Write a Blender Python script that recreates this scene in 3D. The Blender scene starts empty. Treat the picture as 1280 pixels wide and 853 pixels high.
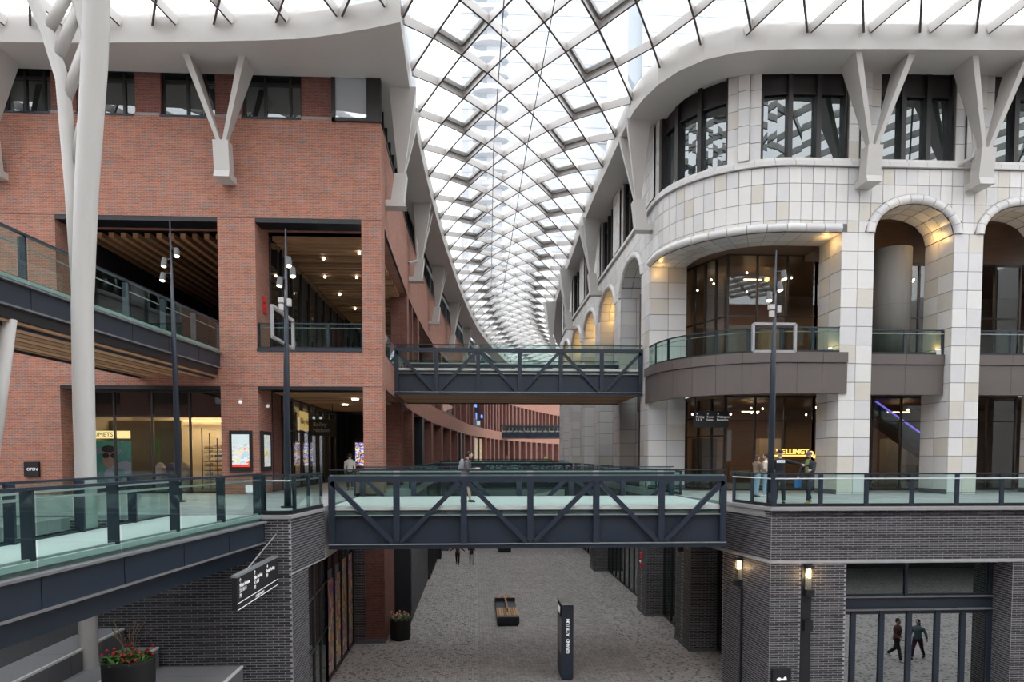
import bpy, bmesh, math, random
from mathutils import Vector, Matrix
R = math.radians
random.seed(7)
SC = bpy.context.scene
COL = SC.collection

# ---------------------------------------------------------------- camera, sky, exposure
YAW = math.atan(44/853.0); PIT = math.atan(40/853.0)
cd = bpy.data.cameras.new('camera'); cam = bpy.data.objects.new('camera', cd); COL.objects.link(cam)
cam.location = (0, 0, 1.65); cam.rotation_euler = (R(90)-PIT, 0, -YAW)
cd.sensor_width = 36; cd.lens = 853/1280*36; cd.shift_y = (610-426.5)/1280; cd.clip_end = 2000
SC.camera = cam
CAMP = Vector((0, 0, 1.65)); CAMF = Vector((math.sin(YAW), math.cos(YAW), 0))
w = bpy.data.worlds.new('overcast'); SC.world = w; w.use_nodes = True
nt = w.node_tree; bg = nt.nodes['Background']
tc = nt.nodes.new('ShaderNodeTexCoord'); nz = nt.nodes.new('ShaderNodeTexNoise'); nz.inputs['Scale'].default_value = 1.6
nz.inputs['Detail'].default_value = 4; rp = nt.nodes.new('ShaderNodeValToRGB')
rp.color_ramp.elements[0].position = .3; rp.color_ramp.elements[0].color = (.86, .91, 1, 1)
rp.color_ramp.elements[1].position = .7; rp.color_ramp.elements[1].color = (1, 1, 1, 1)
nt.links.new(tc.outputs['Generated'], nz.inputs['Vector']); nt.links.new(nz.outputs['Fac'], rp.inputs['Fac'])
nt.links.new(rp.outputs['Color'], bg.inputs['Color']); bg.inputs['Strength'].default_value = 2.1
SC.view_settings.view_transform = 'Standard'; SC.view_settings.look = 'None'
SC.view_settings.gamma = 1; SC.view_settings.use_curve_mapping = False
SC.view_settings.exposure = 0.88
SC.cycles.max_bounces = 7; SC.cycles.diffuse_bounces = 4; SC.cycles.glossy_bounces = 3
SC.cycles.transmission_bounces = 4; SC.cycles.transparent_max_bounces = 24
SC.cycles.sample_clamp_indirect = 4

# ---------------------------------------------------------------- materials
MATS = {}
def newmat(name):
    m = bpy.data.materials.new(name); m.use_nodes = True; MATS[name] = m
    n = m.node_tree.nodes; n.clear(); out = n.new('ShaderNodeOutputMaterial')
    return m, m.node_tree, out
def node(nt, t, **k):
    n = nt.nodes.new(t)
    for a, v in k.items():
        if a in n.inputs: n.inputs[a].default_value = v
        else: setattr(n, a, v)
    return n
def pbr(name, col, rough=.6, metal=0, var=.12, vscale=3.0, emit=None, es=0, coord='UV', spec=.5, streak=None):
    m, nt, out = newmat(name)
    b = node(nt, 'ShaderNodeBsdfPrincipled', Roughness=rough, Metallic=metal)
    b.inputs['Specular IOR Level'].default_value = spec
    tc = nt.nodes.new('ShaderNodeTexCoord')
    nz = node(nt, 'ShaderNodeTexNoise', Scale=vscale, Detail=5.0)
    src = tc.outputs[coord]
    if streak:
        mp = node(nt, 'ShaderNodeMapping'); mp.inputs['Scale'].default_value = streak
        nt.links.new(src, mp.inputs['Vector']); src = mp.outputs[0]
    nt.links.new(src, nz.inputs['Vector'])
    mx = node(nt, 'ShaderNodeMix', data_type='RGBA')
    mx.inputs[6].default_value = (*[c*(1-var) for c in col], 1); mx.inputs[7].default_value = (*[min(1, c*(1+var)) for c in col], 1)
    nt.links.new(nz.outputs['Fac'], mx.inputs[0]); nt.links.new(mx.outputs[2], b.inputs['Base Color'])
    if emit:
        b.inputs['Emission Color'].default_value = (*emit, 1); b.inputs['Emission Strength'].default_value = es
    nt.links.new(b.outputs[0], out.inputs[0]); return m
def brickmat(name, c1, c2, mortar, bw, bh, ms, rough=.85, patch=None, rot=0, bias=0, off=.5, bump=.4, coord='UV'):
    m, nt, out = newmat(name)
    b = node(nt, 'ShaderNodeBsdfPrincipled', Roughness=rough); b.inputs['Specular IOR Level'].default_value = .25
    tc = nt.nodes.new('ShaderNodeTexCoord'); mp = node(nt, 'ShaderNodeMapping'); mp.inputs['Rotation'].default_value = (0, 0, rot)
    nt.links.new(tc.outputs[coord], mp.inputs[0])
    br = node(nt, 'ShaderNodeTexBrick', Scale=1.0, offset=off)
    br.inputs['Color1'].default_value = (*c1, 1); br.inputs['Color2'].default_value = (*c2, 1); br.inputs['Mortar'].default_value = (*mortar, 1)
    br.inputs['Brick Width'].default_value = bw; br.inputs['Row Height'].default_value = bh
    br.inputs['Mortar Size'].default_value = ms; br.inputs['Bias'].default_value = bias
    nt.links.new(mp.outputs[0], br.inputs['Vector'])
    col = br.outputs['Color']
    nz = node(nt, 'ShaderNodeTexNoise', Scale=.9, Detail=6.0); nt.links.new(mp.outputs[0], nz.inputs['Vector'])
    if patch:   # greyer bricks: quantised noise per brick
        sn = node(nt, 'ShaderNodeVectorMath', operation='SNAP'); sn.inputs[1].default_value = (bw*.5, bh, 1)
        nt.links.new(mp.outputs[0], sn.inputs[0])
        wn = node(nt, 'ShaderNodeTexWhiteNoise', noise_dimensions='2D'); nt.links.new(sn.outputs[0], wn.inputs['Vector'])
        th = node(nt, 'ShaderNodeMath', operation='GREATER_THAN'); th.inputs[1].default_value = patch[1]
        nt.links.new(wn.outputs['Value'], th.inputs[0])
        ml = node(nt, 'ShaderNodeMath', operation='MULTIPLY'); ml.inputs[1].default_value = patch[2]
        iv = node(nt, 'ShaderNodeMath', operation='SUBTRACT'); iv.inputs[0].default_value = 1
        nt.links.new(br.outputs['Fac'], iv.inputs[1])
        nt.links.new(th.outputs[0], ml.inputs[0]); m3 = node(nt, 'ShaderNodeMath', operation='MULTIPLY')
        nt.links.new(ml.outputs[0], m3.inputs[0]); nt.links.new(iv.outputs[0], m3.inputs[1])
        mx = node(nt, 'ShaderNodeMix', data_type='RGBA'); mx.inputs[7].default_value = (*patch[0], 1)
        nt.links.new(col, mx.inputs[6]); nt.links.new(m3.outputs[0], mx.inputs[0]); col = mx.outputs[2]
    mr = node(nt, 'ShaderNodeMapRange'); mr.inputs[3].default_value = .78; mr.inputs[4].default_value = 1.2
    nt.links.new(nz.outputs['Fac'], mr.inputs[0])
    vm = node(nt, 'ShaderNodeVectorMath', operation='SCALE'); nt.links.new(col, vm.inputs[0]); nt.links.new(mr.outputs[0], vm.inputs['Scale'])
    nt.links.new(vm.outputs[0], b.inputs['Base Color'])
    if bump:
        bp = node(nt, 'ShaderNodeBump', Strength=bump, Distance=.01); bp.invert = True
        nt.links.new(br.outputs['Fac'], bp.inputs['Height']); nt.links.new(bp.outputs[0], b.inputs['Normal'])
    nt.links.new(b.outputs[0], out.inputs[0]); return m
def glass(name, tint, refl=1.5, base=0.0, haze=None, rough=0.0, dark=None):
    """thin pane: clear, hazy or dark body under a fresnel reflection"""
    m, nt, out = newmat(name)
    if dark: body = node(nt, 'ShaderNodeBsdfDiffuse'); body.inputs['Color'].default_value = (*dark, 1)
    else: body = node(nt, 'ShaderNodeBsdfTransparent'); body.inputs['Color'].default_value = (*tint, 1)
    o = body.outputs[0]
    if haze:
        t = node(nt, 'ShaderNodeBsdfTranslucent'); t.inputs['Color'].default_value = (*haze[1], 1)
        ms = node(nt, 'ShaderNodeMixShader'); ms.inputs[0].default_value = haze[0]
        nt.links.new(o, ms.inputs[1]); nt.links.new(t.outputs[0], ms.inputs[2]); o = ms.outputs[0]
    g = node(nt, 'ShaderNodeBsdfGlossy', Roughness=rough); g.inputs['Color'].default_value = (.9, .95, .95, 1)
    f0 = ((refl-1)/(refl+1))**2+base          # Schlick, the same from both sides of the pane
    ge = nt.nodes.new('ShaderNodeNewGeometry'); dt = node(nt, 'ShaderNodeVectorMath', operation='DOT_PRODUCT')
    nt.links.new(ge.outputs['Normal'], dt.inputs[0]); nt.links.new(ge.outputs['Incoming'], dt.inputs[1])
    ab = node(nt, 'ShaderNodeMath', operation='ABSOLUTE'); nt.links.new(dt.outputs['Value'], ab.inputs[0])
    iv = node(nt, 'ShaderNodeMath', operation='SUBTRACT'); iv.inputs[0].default_value = 1; nt.links.new(ab.outputs[0], iv.inputs[1])
    pw = node(nt, 'ShaderNodeMath', operation='POWER'); pw.inputs[1].default_value = 5; nt.links.new(iv.outputs[0], pw.inputs[0])
    ad = node(nt, 'ShaderNodeMath', operation='MULTIPLY_ADD'); ad.inputs[1].default_value = 1-f0; ad.inputs[2].default_value = f0; ad.use_clamp = True
    nt.links.new(pw.outputs[0], ad.inputs[0])
    ms = node(nt, 'ShaderNodeMixShader'); nt.links.new(ad.outputs[0], ms.inputs[0])
    nt.links.new(o, ms.inputs[1]); nt.links.new(g.outputs[0], ms.inputs[2]); nt.links.new(ms.outputs[0], out.inputs[0])
    return m
def emis(name, col, s):
    m, nt, out = newmat(name); e = node(nt, 'ShaderNodeEmission', Strength=s); e.inputs[0].default_value = (*col, 1)
    nt.links.new(e.outputs[0], out.inputs[0]); return m
def printed(name, cols, scale, es=0.0, distort=1.5, stretch=(1, 1, 1)):
    """flat print: bands of colour bent by noise"""
    m, nt, out = newmat(name); b = node(nt, 'ShaderNodeBsdfPrincipled', Roughness=.35)
    tc = nt.nodes.new('ShaderNodeTexCoord'); mp = node(nt, 'ShaderNodeMapping'); mp.inputs['Scale'].default_value = stretch
    nt.links.new(tc.outputs['UV'], mp.inputs[0])
    nz = node(nt, 'ShaderNodeTexNoise', Scale=scale, Detail=1.0, Distortion=distort); nt.links.new(mp.outputs[0], nz.inputs[0])
    rp = nt.nodes.new('ShaderNodeValToRGB'); rp.color_ramp.interpolation = 'CONSTANT'
    els = rp.color_ramp.elements
    for i, c in enumerate(cols):
        p = .25+.5*i/len(cols)
        e = els[i] if i < 2 else els.new(p)
        e.position = p; e.color = (*c, 1)
    nt.links.new(nz.outputs['Fac'], rp.inputs[0]); nt.links.new(rp.outputs[0], b.inputs['Base Color'])
    if es: nt.links.new(rp.outputs[0], b.inputs['Emission Color']); b.inputs['Emission Strength'].default_value = es
    nt.links.new(b.outputs[0], out.inputs[0]); return m

M = {}
M['brick'] = brickmat('red_brick', (.43, .165, .10), (.29, .112, .076), (.40, .31, .26), .24, .075, .007, patch=((.20, .165, .155), .80, .7), bias=-.1)
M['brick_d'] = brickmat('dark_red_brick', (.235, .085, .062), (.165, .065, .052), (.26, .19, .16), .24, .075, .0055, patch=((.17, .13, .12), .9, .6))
M['dkb'] = pbr('charcoal_brick', (.046, .045, .053), .5, var=.35, vscale=9)
M['dkb2'] = pbr('charcoal_brick_lighter', (.072, .070, .080), .45, var=.3, vscale=9)
M['dkb3'] = pbr('charcoal_brick_darker', (.028, .028, .034), .5, var=.3, vscale=9)
M['mortar'] = pbr('grey_mortar', (.42, .41, .41), .9, var=.2)
M['dkwall'] = brickmat('charcoal_brick_far', (.06, .058, .065), (.09, .088, .095), (.26, .25, .25), .34, .075, .006)
M['cop'] = pbr('coping_stone', (.30, .29, .29), .7, var=.15)
M['tile'] = pbr('glazed_tile_white', (.69, .675, .645), .28, var=.04)
M['tile2'] = pbr('glazed_tile_grey_white', (.62, .61, .60), .3, var=.05)
M['tile3'] = pbr('glazed_tile_cream', (.60, .565, .495), .3, var=.06)
M['joint'] = pbr('tile_joint', (.16, .15, .14), .9)
M['steel'] = pbr('slate_blue_steel', (.018, .027, .042), .45, var=.12, vscale=2)
M['steel_d'] = pbr('black_steel', (.010, .011, .014), .45, var=.15)
M['flange'] = pbr('pale_flange_steel', (.17, .165, .17), .55, var=.2)  # paler than the slate blue steel it edges
M['white'] = pbr('warm_grey_painted_steel', (.52, .50, .47), .45, var=.05, vscale=1)
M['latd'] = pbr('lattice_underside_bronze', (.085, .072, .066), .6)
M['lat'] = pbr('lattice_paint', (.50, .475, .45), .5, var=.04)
M['spot2'] = pbr('dim_sign_lettering', (.35, .35, .35), .6)
M['spot'] = pbr('spot_head_metal', (.10, .10, .10), .4)
M['alu'] = pbr('satin_aluminium', (.5, .52, .53), .3, metal=.6)
M['wood'] = pbr('larch_batten', (.52, .31, .155), .6, var=.4, vscale=2.5, streak=(.6, 9, 1))
M['wood2'] = pbr('larch_batten_dark', (.34, .195, .10), .6, var=.4, vscale=2.5, streak=(.6, 9, 1))
M['brown'] = pbr('bronze_fascia_metal', (.115, .095, .088), .45, var=.08, vscale=1)
M['brsoff'] = pbr('brown_soffit_boards', (.17, .105, .07), .5, var=.35, vscale=2, streak=(.5, 8, 1))
M['frame'] = pbr('dark_bronze_frame', (.022, .019, .019), .4, var=.15)
M['black'] = pbr('matt_black', (.012, .012, .013), .7)
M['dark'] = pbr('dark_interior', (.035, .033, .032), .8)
M['gfloor'] = pbr('gallery_concrete_floor', (.30, .29, .28), .7)
M['inter'] = pbr('warm_interior_wall', (.42, .36, .27), .8, var=.15, vscale=.6)
M['conc'] = pbr('fair_faced_concrete', (.21, .20, .185), .8, var=.25, vscale=1.3, streak=(1, .3, 1))
M['deck'] = brickmat('deck_pavers', (.37, .365, .36), (.30, .295, .29), (.20, .2, .2), .6, .3, .006, rough=.6, bump=.1)
M['bdeck'] = pbr('bridge_deck', (.50, .50, .48), .7, var=.08)
M['pave'] = brickmat('street_pavers', (.44, .405, .38), (.35, .32, .30), (.20, .185, .17), .22, .11, .007, rough=.62, patch=((.12, .115, .115), .84, .85), rot=R(90), bump=.15)
M['pave2'] = brickmat('street_pavers_diagonal', (.44, .405, .38), (.31, .285, .27), (.16, .145, .135), .22, .11, .010, rough=.62, patch=((.16, .15, .15), .88, .6), rot=R(45), bump=.2)
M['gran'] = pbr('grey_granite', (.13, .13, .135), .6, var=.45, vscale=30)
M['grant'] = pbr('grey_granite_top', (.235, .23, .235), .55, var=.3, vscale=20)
M['gl_rail'] = glass('green_rail_glass', (.80, .905, .88), 1.35, 0)
M['gl_roof'] = glass('roof_glass', (.97, .985, .99), 1.35, 0.0, haze=(.12, (1, 1, 1)))
M['gl_win'] = glass('dark_window_glass', None, 1.7, .11, dark=(.014, .022, .022))
M['gl_teal'] = glass('teal_window_glass', None, 1.6, .14, dark=(.07, .15, .145))
M['gl_store'] = glass('storefront_glass', (.82, .83, .82), 1.5, .01)
M['gl_mir'] = glass('reflective_door_glass', (.10, .11, .11), 1.6, .30)
M['lamp'] = emis('warm_lamp', (1, .62, .27), 9)
M['lamp2'] = emis('spot_lens', (1, .86, .66), 7)
M['glow'] = emis('warm_shop_light', (1, .67, .30), 1.5)
M['signw'] = pbr('sign_white', (.85, .85, .85), .5, var=0, emit=(1, 1, 1), es=.15)
M['gold'] = emis('lit_gold_lettering', (1, .50, .10), 1.6)
M['violet'] = emis('violet_handrail_light', (.28, .22, 1), .6)
M['mural'] = printed('painted_mural', [(.75, .10, .06), (.05, .20, .60), (.95, .75, .10), (.20, .08, .40), (.90, .35, .06), (.05, .5, .5), (.55, .08, .3)], 1.3, stretch=(1.2, .6, 1))
M['screen'] = printed('ad_screen', [(.9, .15, .05), (.95, .85, .65), (.55, .75, .85), (.92, .92, .88), (.75, .85, .6), (.9, .6, .1)], 2.2, es=.15)
M['neon'] = printed('arcade_screens', [(.02, .02, .03), (.9, .45, .1), (.05, .03, .05), (.2, .25, .9), (.9, .75, .4), (.02, .02, .02)], 3, es=.6)
M['shelfp'] = printed('shelf_goods', [(.10, .06, .03), (.75, .55, .3), (.06, .04, .03), (.85, .7, .45), (.3, .2, .1)], 6, es=.2, stretch=(1, 3, 1))
M['leaf'] = pbr('leaf_green', (.10, .24, .045), .5, var=.5, vscale=20, coord='Object')
M['stalk'] = pbr('dry_stalk', (.20, .15, .09), .8)
M['redberry'] = pbr('red_berry', (.50, .02, .03), .35)
M['pink'] = pbr('pink_flower', (.75, .35, .30), .6)
M['alarm'] = pbr('alarm_red', (.6, .02, .03), .4)
M['towerw'] = pbr('tower_concrete', (.30, .31, .33), .7)
M['towerg'] = glass('tower_glass', None, 1.5, .25, dark=(.07, .12, .16))

# ---------------------------------------------------------------- mesh helpers
ORG = {}
class MB:
    def __init__(s): s.v = []; s.f = []
    def quad(s, *p):
        n = len(s.v); s.v += [tuple(q) for q in p]; s.f.append(tuple(range(n, n+len(p)))); return s
    def prism(s, poly, z0, z1, cap=True):
        """poly: xy list, counter-clockwise"""
        a = sum(poly[i][0]*poly[(i+1) % len(poly)][1]-poly[(i+1) % len(poly)][0]*poly[i][1] for i in range(len(poly)))
        if a < 0: poly = poly[::-1]
        n = len(s.v); k = len(poly)
        s.v += [(x, y, z0) for x, y in poly]+[(x, y, z1) for x, y in poly]
        s.f += [(n+i, n+(i+1) % k, n+k+(i+1) % k, n+k+i) for i in range(k)]
        if cap: s.f += [tuple(n+k-1-i for i in range(k)), tuple(n+k+i for i in range(k))]
        return s
    def box(s, x0, x1, y0, y1, z0, z1):
        return s.prism([(x0, y0), (x1, y0), (x1, y1), (x0, y1)], min(z0, z1), max(z0, z1)) if x1 > x0 and y1 > y0 else s.box(min(x0, x1), max(x0, x1), min(y0, y1), max(y0, y1), z0, z1)
    def beam(s, a, b, w, h, up=(0, 0, 1)):
        """rectangular bar from a to b, w across, h along up"""
        a = Vector(a); b = Vector(b); d = (b-a).normalized(); up = Vector(up)
        sd = d.cross(up)
        if sd.length < 1e-4: sd = d.cross(Vector((0, 1, 0)))
        sd.normalize(); u = sd.cross(d)
        n = len(s.v)
        for p in (a, b):
            for i, j in ((-1, -1), (1, -1), (1, 1), (-1, 1)): s.v.append(tuple(p+sd*(w/2*i)+u*(h/2*j)))
        s.f += [(n+i, n+(i+1) % 4, n+4+(i+1) % 4, n+4+i) for i in range(4)]+[(n+3, n+2, n+1, n), (n+4, n+5, n+6, n+7)]
        return s
    def tube(s, pts, r, n=8, cap=True):
        """pts list, r radius or list"""
        pts = [Vector(p) for p in pts]
        if not hasattr(r, '__len__'): r = [r]*len(pts)
        b0 = len(s.v); up = None
        for i, p in enumerate(pts):
            d = (pts[min(i+1, len(pts)-1)]-pts[max(i-1, 0)]).normalized()
            if up is None: up = d.orthogonal().normalized()
            u = (up-d*up.dot(d)).normalized(); up = u; v = d.cross(u)
            for k in range(n):
                a = 2*math.pi*k/n; s.v.append(tuple(p+(u*math.cos(a)+v*math.sin(a))*r[i]))
        for i in range(len(pts)-1):
            for k in range(n):
                a = b0+i*n+k; b = b0+i*n+(k+1) % n; s.f.append((a, b, b+n, a+n))
        if cap:
            s.f.append(tuple(b0+n-1-k for k in range(n))); e = b0+(len(pts)-1)*n; s.f.append(tuple(e+k for k in range(n)))
        return s
    def cyl(s, x, y, z0, z1, r0, r1=None, n=16): return s.tube([(x, y, z0), (x, y, z1)], [r0, r0 if r1 is None else r1], n)
    def ball(s, c, rx, ry=None, rz=None, n=8, m=6):
        ry = ry or rx; rz = rz or rx; b = len(s.v)
        for i in range(m+1):
            th = math.pi*i/m
            for k in range(n):
                a = 2*math.pi*k/n; s.v.append((c[0]+rx*math.sin(th)*math.cos(a), c[1]+ry*math.sin(th)*math.sin(a), c[2]+rz*math.cos(th)))
        for i in range(m):
            for k in range(n): s.f.append((b+i*n+k, b+(i+1)*n+k, b+(i+1)*n+(k+1) % n, b+i*n+(k+1) % n))
        return s
    def lathe(s, c, prof, n=20):
        b = len(s.v)
        for r, z in prof:
            for k in range(n):
                a = 2*math.pi*k/n; s.v.append((c[0]+r*math.cos(a), c[1]+r*math.sin(a), c[2]+z))
        for i in range(len(prof)-1):
            for k in range(n): s.f.append((b+i*n+k, b+i*n+(k+1) % n, b+(i+1)*n+(k+1) % n, b+(i+1)*n+k))
        return s
    def add(s, o):
        n = len(s.v); s.v += o.v; s.f += [tuple(i+n for i in f) for f in o.f]; return s
    def hull(s, a, b):
        """loft between two loops of equal length, capped"""
        n = len(s.v); k = len(a); s.v += [tuple(p) for p in a]+[tuple(p) for p in b]
        s.f += [(n+i, n+(i+1) % k, n+k+(i+1) % k, n+k+i) for i in range(k)]+[tuple(n+k-1-i for i in range(k)), tuple(n+k+i for i in range(k))]
        return s
    def build(s, name, mat, parent=None, smooth=False, kind=None, mi=None, uv='auto'):
        o0 = ORG.get(parent.name, Vector((0, 0, 0))) if parent else Vector((0, 0, 0))
        me = bpy.data.meshes.new(name)
        me.from_pydata([(v[0]-o0[0], v[1]-o0[1], v[2]-o0[2]) for v in s.v], [], s.f)
        mats = mat if isinstance(mat, list) else [mat]
        for m_ in mats: me.materials.append(M[m_] if isinstance(m_, str) else m_)
        if mi: me.polygons.foreach_set('material_index', mi)
        me.update()
        auto_uv(me, o0, uv)
        if smooth: me.polygons.foreach_set('use_smooth', [True]*len(me.polygons))
        o = bpy.data.objects.new(name, me); COL.objects.link(o)
        if parent: o.parent = parent
        ORG[o.name] = o0
        if kind: o['kind'] = kind
        return o
def auto_uv(me, o0, mode):
    uvl = me.uv_layers.new(name='uv'); data = [0.0]*(2*len(me.loops)); vs = me.vertices
    for p in me.polygons:
        n = p.normal
        if abs(n.z) > .75: tx, ty, flat = 1, 0, True
        else:
            flat = False; l = math.hypot(n.x, n.y) or 1; tx, ty = -n.y/l, n.x/l
        for li in p.loop_indices:
            c = vs[me.loops[li].vertex_index].co; x = c.x+o0[0]; y = c.y+o0[1]; z = c.z+o0[2]
            if flat: data[2*li] = x; data[2*li+1] = y
            else: data[2*li] = x*tx+y*ty; data[2*li+1] = z
    uvl.data.foreach_set('uv', data)
def tag(o, label, cat, group=None, kind=None):
    o['label'] = label; o['category'] = cat
    if group: o['group'] = group
    if kind: o['kind'] = kind
    return o
def thing(name, label, cat, loc=(0, 0, 0), group=None):
    o = bpy.data.objects.new(name, None); COL.objects.link(o); o.location = loc; o.empty_display_size = .2
    ORG[o.name] = Vector(loc); return tag(o, label, cat, group)
def struct(name, mb, mat, **k):
    o = mb.build(name, mat, **k); o['kind'] = 'structure'; return o
def score(mb):
    n = len(mb.v); c = Vector((sum(v[0] for v in mb.v)/n, sum(v[1] for v in mb.v)/n, sum(v[2] for v in mb.v)/n))
    r = c-CAMP; d = r.dot(CAMF)
    if d < 1: return 0
    px = 640+853*(r.cross(Vector((0, 0, 1))).dot(CAMF)*0+r.dot(Vector((math.cos(YAW), -math.sin(YAW), 0))))/d; py = 570-853*r.z/d
    s = max(max(v[i] for v in mb.v)-min(v[i] for v in mb.v) for i in range(3))/d
    return s*(1 if -20 < px < 1300 and -20 < py < 873 else .02)
def pieces(parent, name, lst, stuffname, limit=300, default=None, smooth=False):
    """lst of (MB, material): the largest in the picture become single parts, the rest one part"""
    lst = sorted(lst, key=lambda t: -score(t[0]))
    for mb, m in lst[:limit]:
        if isinstance(m, tuple): mb.build(name, list(m[0]), parent, smooth=smooth, mi=list(m[1]))
        else: mb.build(name, m, parent, smooth=smooth)
    rest = lst[limit:]
    if rest:
        ms = []; mb = MB(); mi = []
        for b, m in rest:
            ml, ix = m if isinstance(m, tuple) else ((m,), [0]*len(b.f))
            for q in ml:
                if q not in ms: ms.append(q)
            mb.add(b); mi += [ms.index(ml[q]) for q in ix]
        mb.build(stuffname, ms, parent, kind='stuff', mi=mi, smooth=smooth)
def text(body, size, loc, rot, mat, parent, name='lettering', ext=.004, align='LEFT', bold=0):
    c = bpy.data.curves.new(name, 'FONT'); c.body = body; c.size = size; c.extrude = ext; c.align_x = align; c.offset = bold
    c.resolution_u = 3; c.materials.append(M[mat]); o = bpy.data.objects.new(name, c); COL.objects.link(o)
    if parent:
        loc = Vector(loc)-ORG.get(parent.name, Vector((0, 0, 0)))
    dg = bpy.context.evaluated_depsgraph_get(); m2 = bpy.data.meshes.new_from_object(o.evaluated_get(dg)); bpy.data.objects.remove(o)
    m2.name = name
    if not m2.materials: m2.materials.append(M[mat])
    o = bpy.data.objects.new(name, m2); COL.objects.link(o); o.parent = parent
    o.location = loc; o.rotation_euler = rot; return o
def copy_tree(o, parent=None):
    c = o.copy(); COL.objects.link(c)
    if parent: c.parent = parent
    for ch in list(o.children): copy_tree(ch, c)
    return c
class Path:
    """smooth plan curve through points, addressed by length"""
    def __init__(s, pts, smooth=True, step=.5):
        P = [Vector((x, y)) for x, y in pts]
        if smooth:
            q = []; E = [P[0]*2-P[1]]+P+[P[-1]*2-P[-2]]
            for i in range(1, len(E)-2):
                a, b, c, d = E[i-1:i+3]; n = max(2, int((c-b).length/step))
                for k in range(n):
                    t = k/n; q.append(.5*((2*b)+(c-a)*t+(2*a-5*b+4*c-d)*t*t+(3*b-a-3*c+d)*t**3))
            q.append(P[-1]); P = q
        s.P = P; s.L = [0]
        for i in range(1, len(P)): s.L.append(s.L[-1]+(P[i]-P[i-1]).length)
        s.len = s.L[-1]
    def at(s, t, off=0):
        """point at length t, moved off to the LEFT of travel; returns (x, y, tangent)"""
        t = max(0, min(s.len, t)); lo, hi = 0, len(s.L)-1
        while hi-lo > 1:
            m = (lo+hi)//2
            if s.L[m] <= t: lo = m
            else: hi = m
        a, b = s.P[lo], s.P[hi]; l = s.L[hi]-s.L[lo]; f = (t-s.L[lo])/l if l else 0
        a0 = s.P[max(0, lo-1)]; b1 = s.P[min(len(s.P)-1, hi+1)]
        d = ((b1-b)*f+(b-a)*1.0+(a-a0)*(1-f)) if (b-a).length else Vector((0, 1)); d.normalize(); p = a.lerp(b, f)
        return Vector((p.x-d.y*off, p.y+d.x*off)), d
    def s_y(s, Y):
        for i, p in enumerate(s.P):
            if i and p.y >= Y and s.P[i-1].y <= Y: return s.L[i]
        return s.len
    def ribbon(s, s0, s1, o0, o1, z0, z1, step=2.0, mb=None, slope=None):
        mb = mb or MB(); n = max(1, int(math.ceil((s1-s0)/step)))
        lo = min(o0, o1); hi = max(o0, o1)
        A = [s.at(s0+(s1-s0)*k/n, lo)[0] for k in range(n+1)]; B = [s.at(s0+(s1-s0)*k/n, hi)[0] for k in range(n+1)]
        b = len(mb.v)
        for k in range(n+1): mb.v += [(A[k].x, A[k].y, z0), (B[k].x, B[k].y, z0), (B[k].x, B[k].y, z1), (A[k].x, A[k].y, z1)]
        for k in range(n):
            i = b+4*k; j = i+4
            mb.f += [(i, i+1, j+1, j), (i+1, i+2, j+2, j+1), (i+2, i+3, j+3, j+2), (i+3, i, j, j+3)]
        mb.f += [(b, b+3, b+2, b+1), (b+4*n, b+4*n+1, b+4*n+2, b+4*n+3)]
        return mb

# ================================================================ SETTING: street, decks, charcoal walls
ZL = -6.7; ZU = 6.12
struct('floor', MB().box(-60, 0.0, -16, 190, ZL-.3, ZL), 'pave')
struct('floor', MB().box(6.62, 60, -16, 190, ZL-.3, ZL), 'pave')
struct('floor', MB().box(0.015, 6.605, -16, 190, ZL-.3, ZL-.002), 'pave2')
struct('trim_1', MB().box(0, .015, -5, 190, ZL-.3, ZL+.001), 'mortar'); struct('trim_2', MB().box(6.605, 6.62, -5, 190, ZL-.3, ZL+.001), 'mortar')

LF = Path([(-4.05, 29.8), (-4.2, 38), (-4.3, 46), (-4.0, 60), (-3.05, 74), (-1.9, 88), (-0.4, 102), (4.7, 128), (11.5, 149), (21, 172), (36, 195), (70, 225)])
LX = -3.3
# deck slabs (street level above the lower street)
def slab(poly, z0, z1, mat): return struct('floor', MB().prism(poly, z0, z1), mat)
slab([(-45, 19.45), (-5.25, 19.45), (-4.95, 22.2), (-4.9, 30), (-3.2, 34), (-3.2, 60), (-2.2, 75), (.4, 102), (5.6, 128), (12.5, 149), (22, 172), (22, 200), (-45, 200)], -.35, 0, 'deck')
slab([(9.5, 21.5), (45, 21.5), (45, 200), (30, 200), (16, 130), (9.4, 80), (8.45, 70), (8.45, 27), (9.0, 24.2)], -.35, 0, 'deck')
slab([(-45, 5), (-11, 5), (-11, 19.0), (-45, 19.0)], -.35, -.02, 'deck')

def brick_courses(parent, mb_fn, s0, s1, z0, z1, skip=None, bl=.32, bh=.0765, gap=.020, mats=('dkb', 'dkb', 'dkb2', 'dkb3'), rnd=None):
    """bricks of a running bond; mb_fn(sa, sb, za, zb) makes one brick; skip(s, z) leaves holes"""
    rnd = rnd or random.Random(3); out = []; row = 0; z = z1-bh
    while z > z0-.01:
        s = s0-(bl/2 if row % 2 else 0)
        while s < s1:
            a = max(s, s0)+gap/2; b = min(s+bl, s1)-gap/2
            if b-a > .05 and not (skip and skip((a+b)/2, z+bh/2)): out.append((mb_fn(a, b, z+gap/2, z+bh-gap/2), rnd.choice(mats)))
            s += bl
        z -= bh; row += 1
    return out
def face_x(y, t=.008):      # bricks on a wall facing -Y at plane y
    def f(a, b, za, zb):
        m = MB(); o = y-t-random.random()*.004
        m.quad((a, o, za), (b, o, za), (b, o, zb), (a, o, zb)); m.quad((a, y, zb), (a, o, zb), (b, o, zb), (b, y, zb))
        m.quad((a, y, za), (b, y, za), (b, o, za), (a, o, za)); m.quad((a, y, za), (a, o, za), (a, o, zb), (a, y, zb)); m.quad((b, o, za), (b, y, za), (b, y, zb), (b, o, zb))
        return m
    return f
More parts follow.
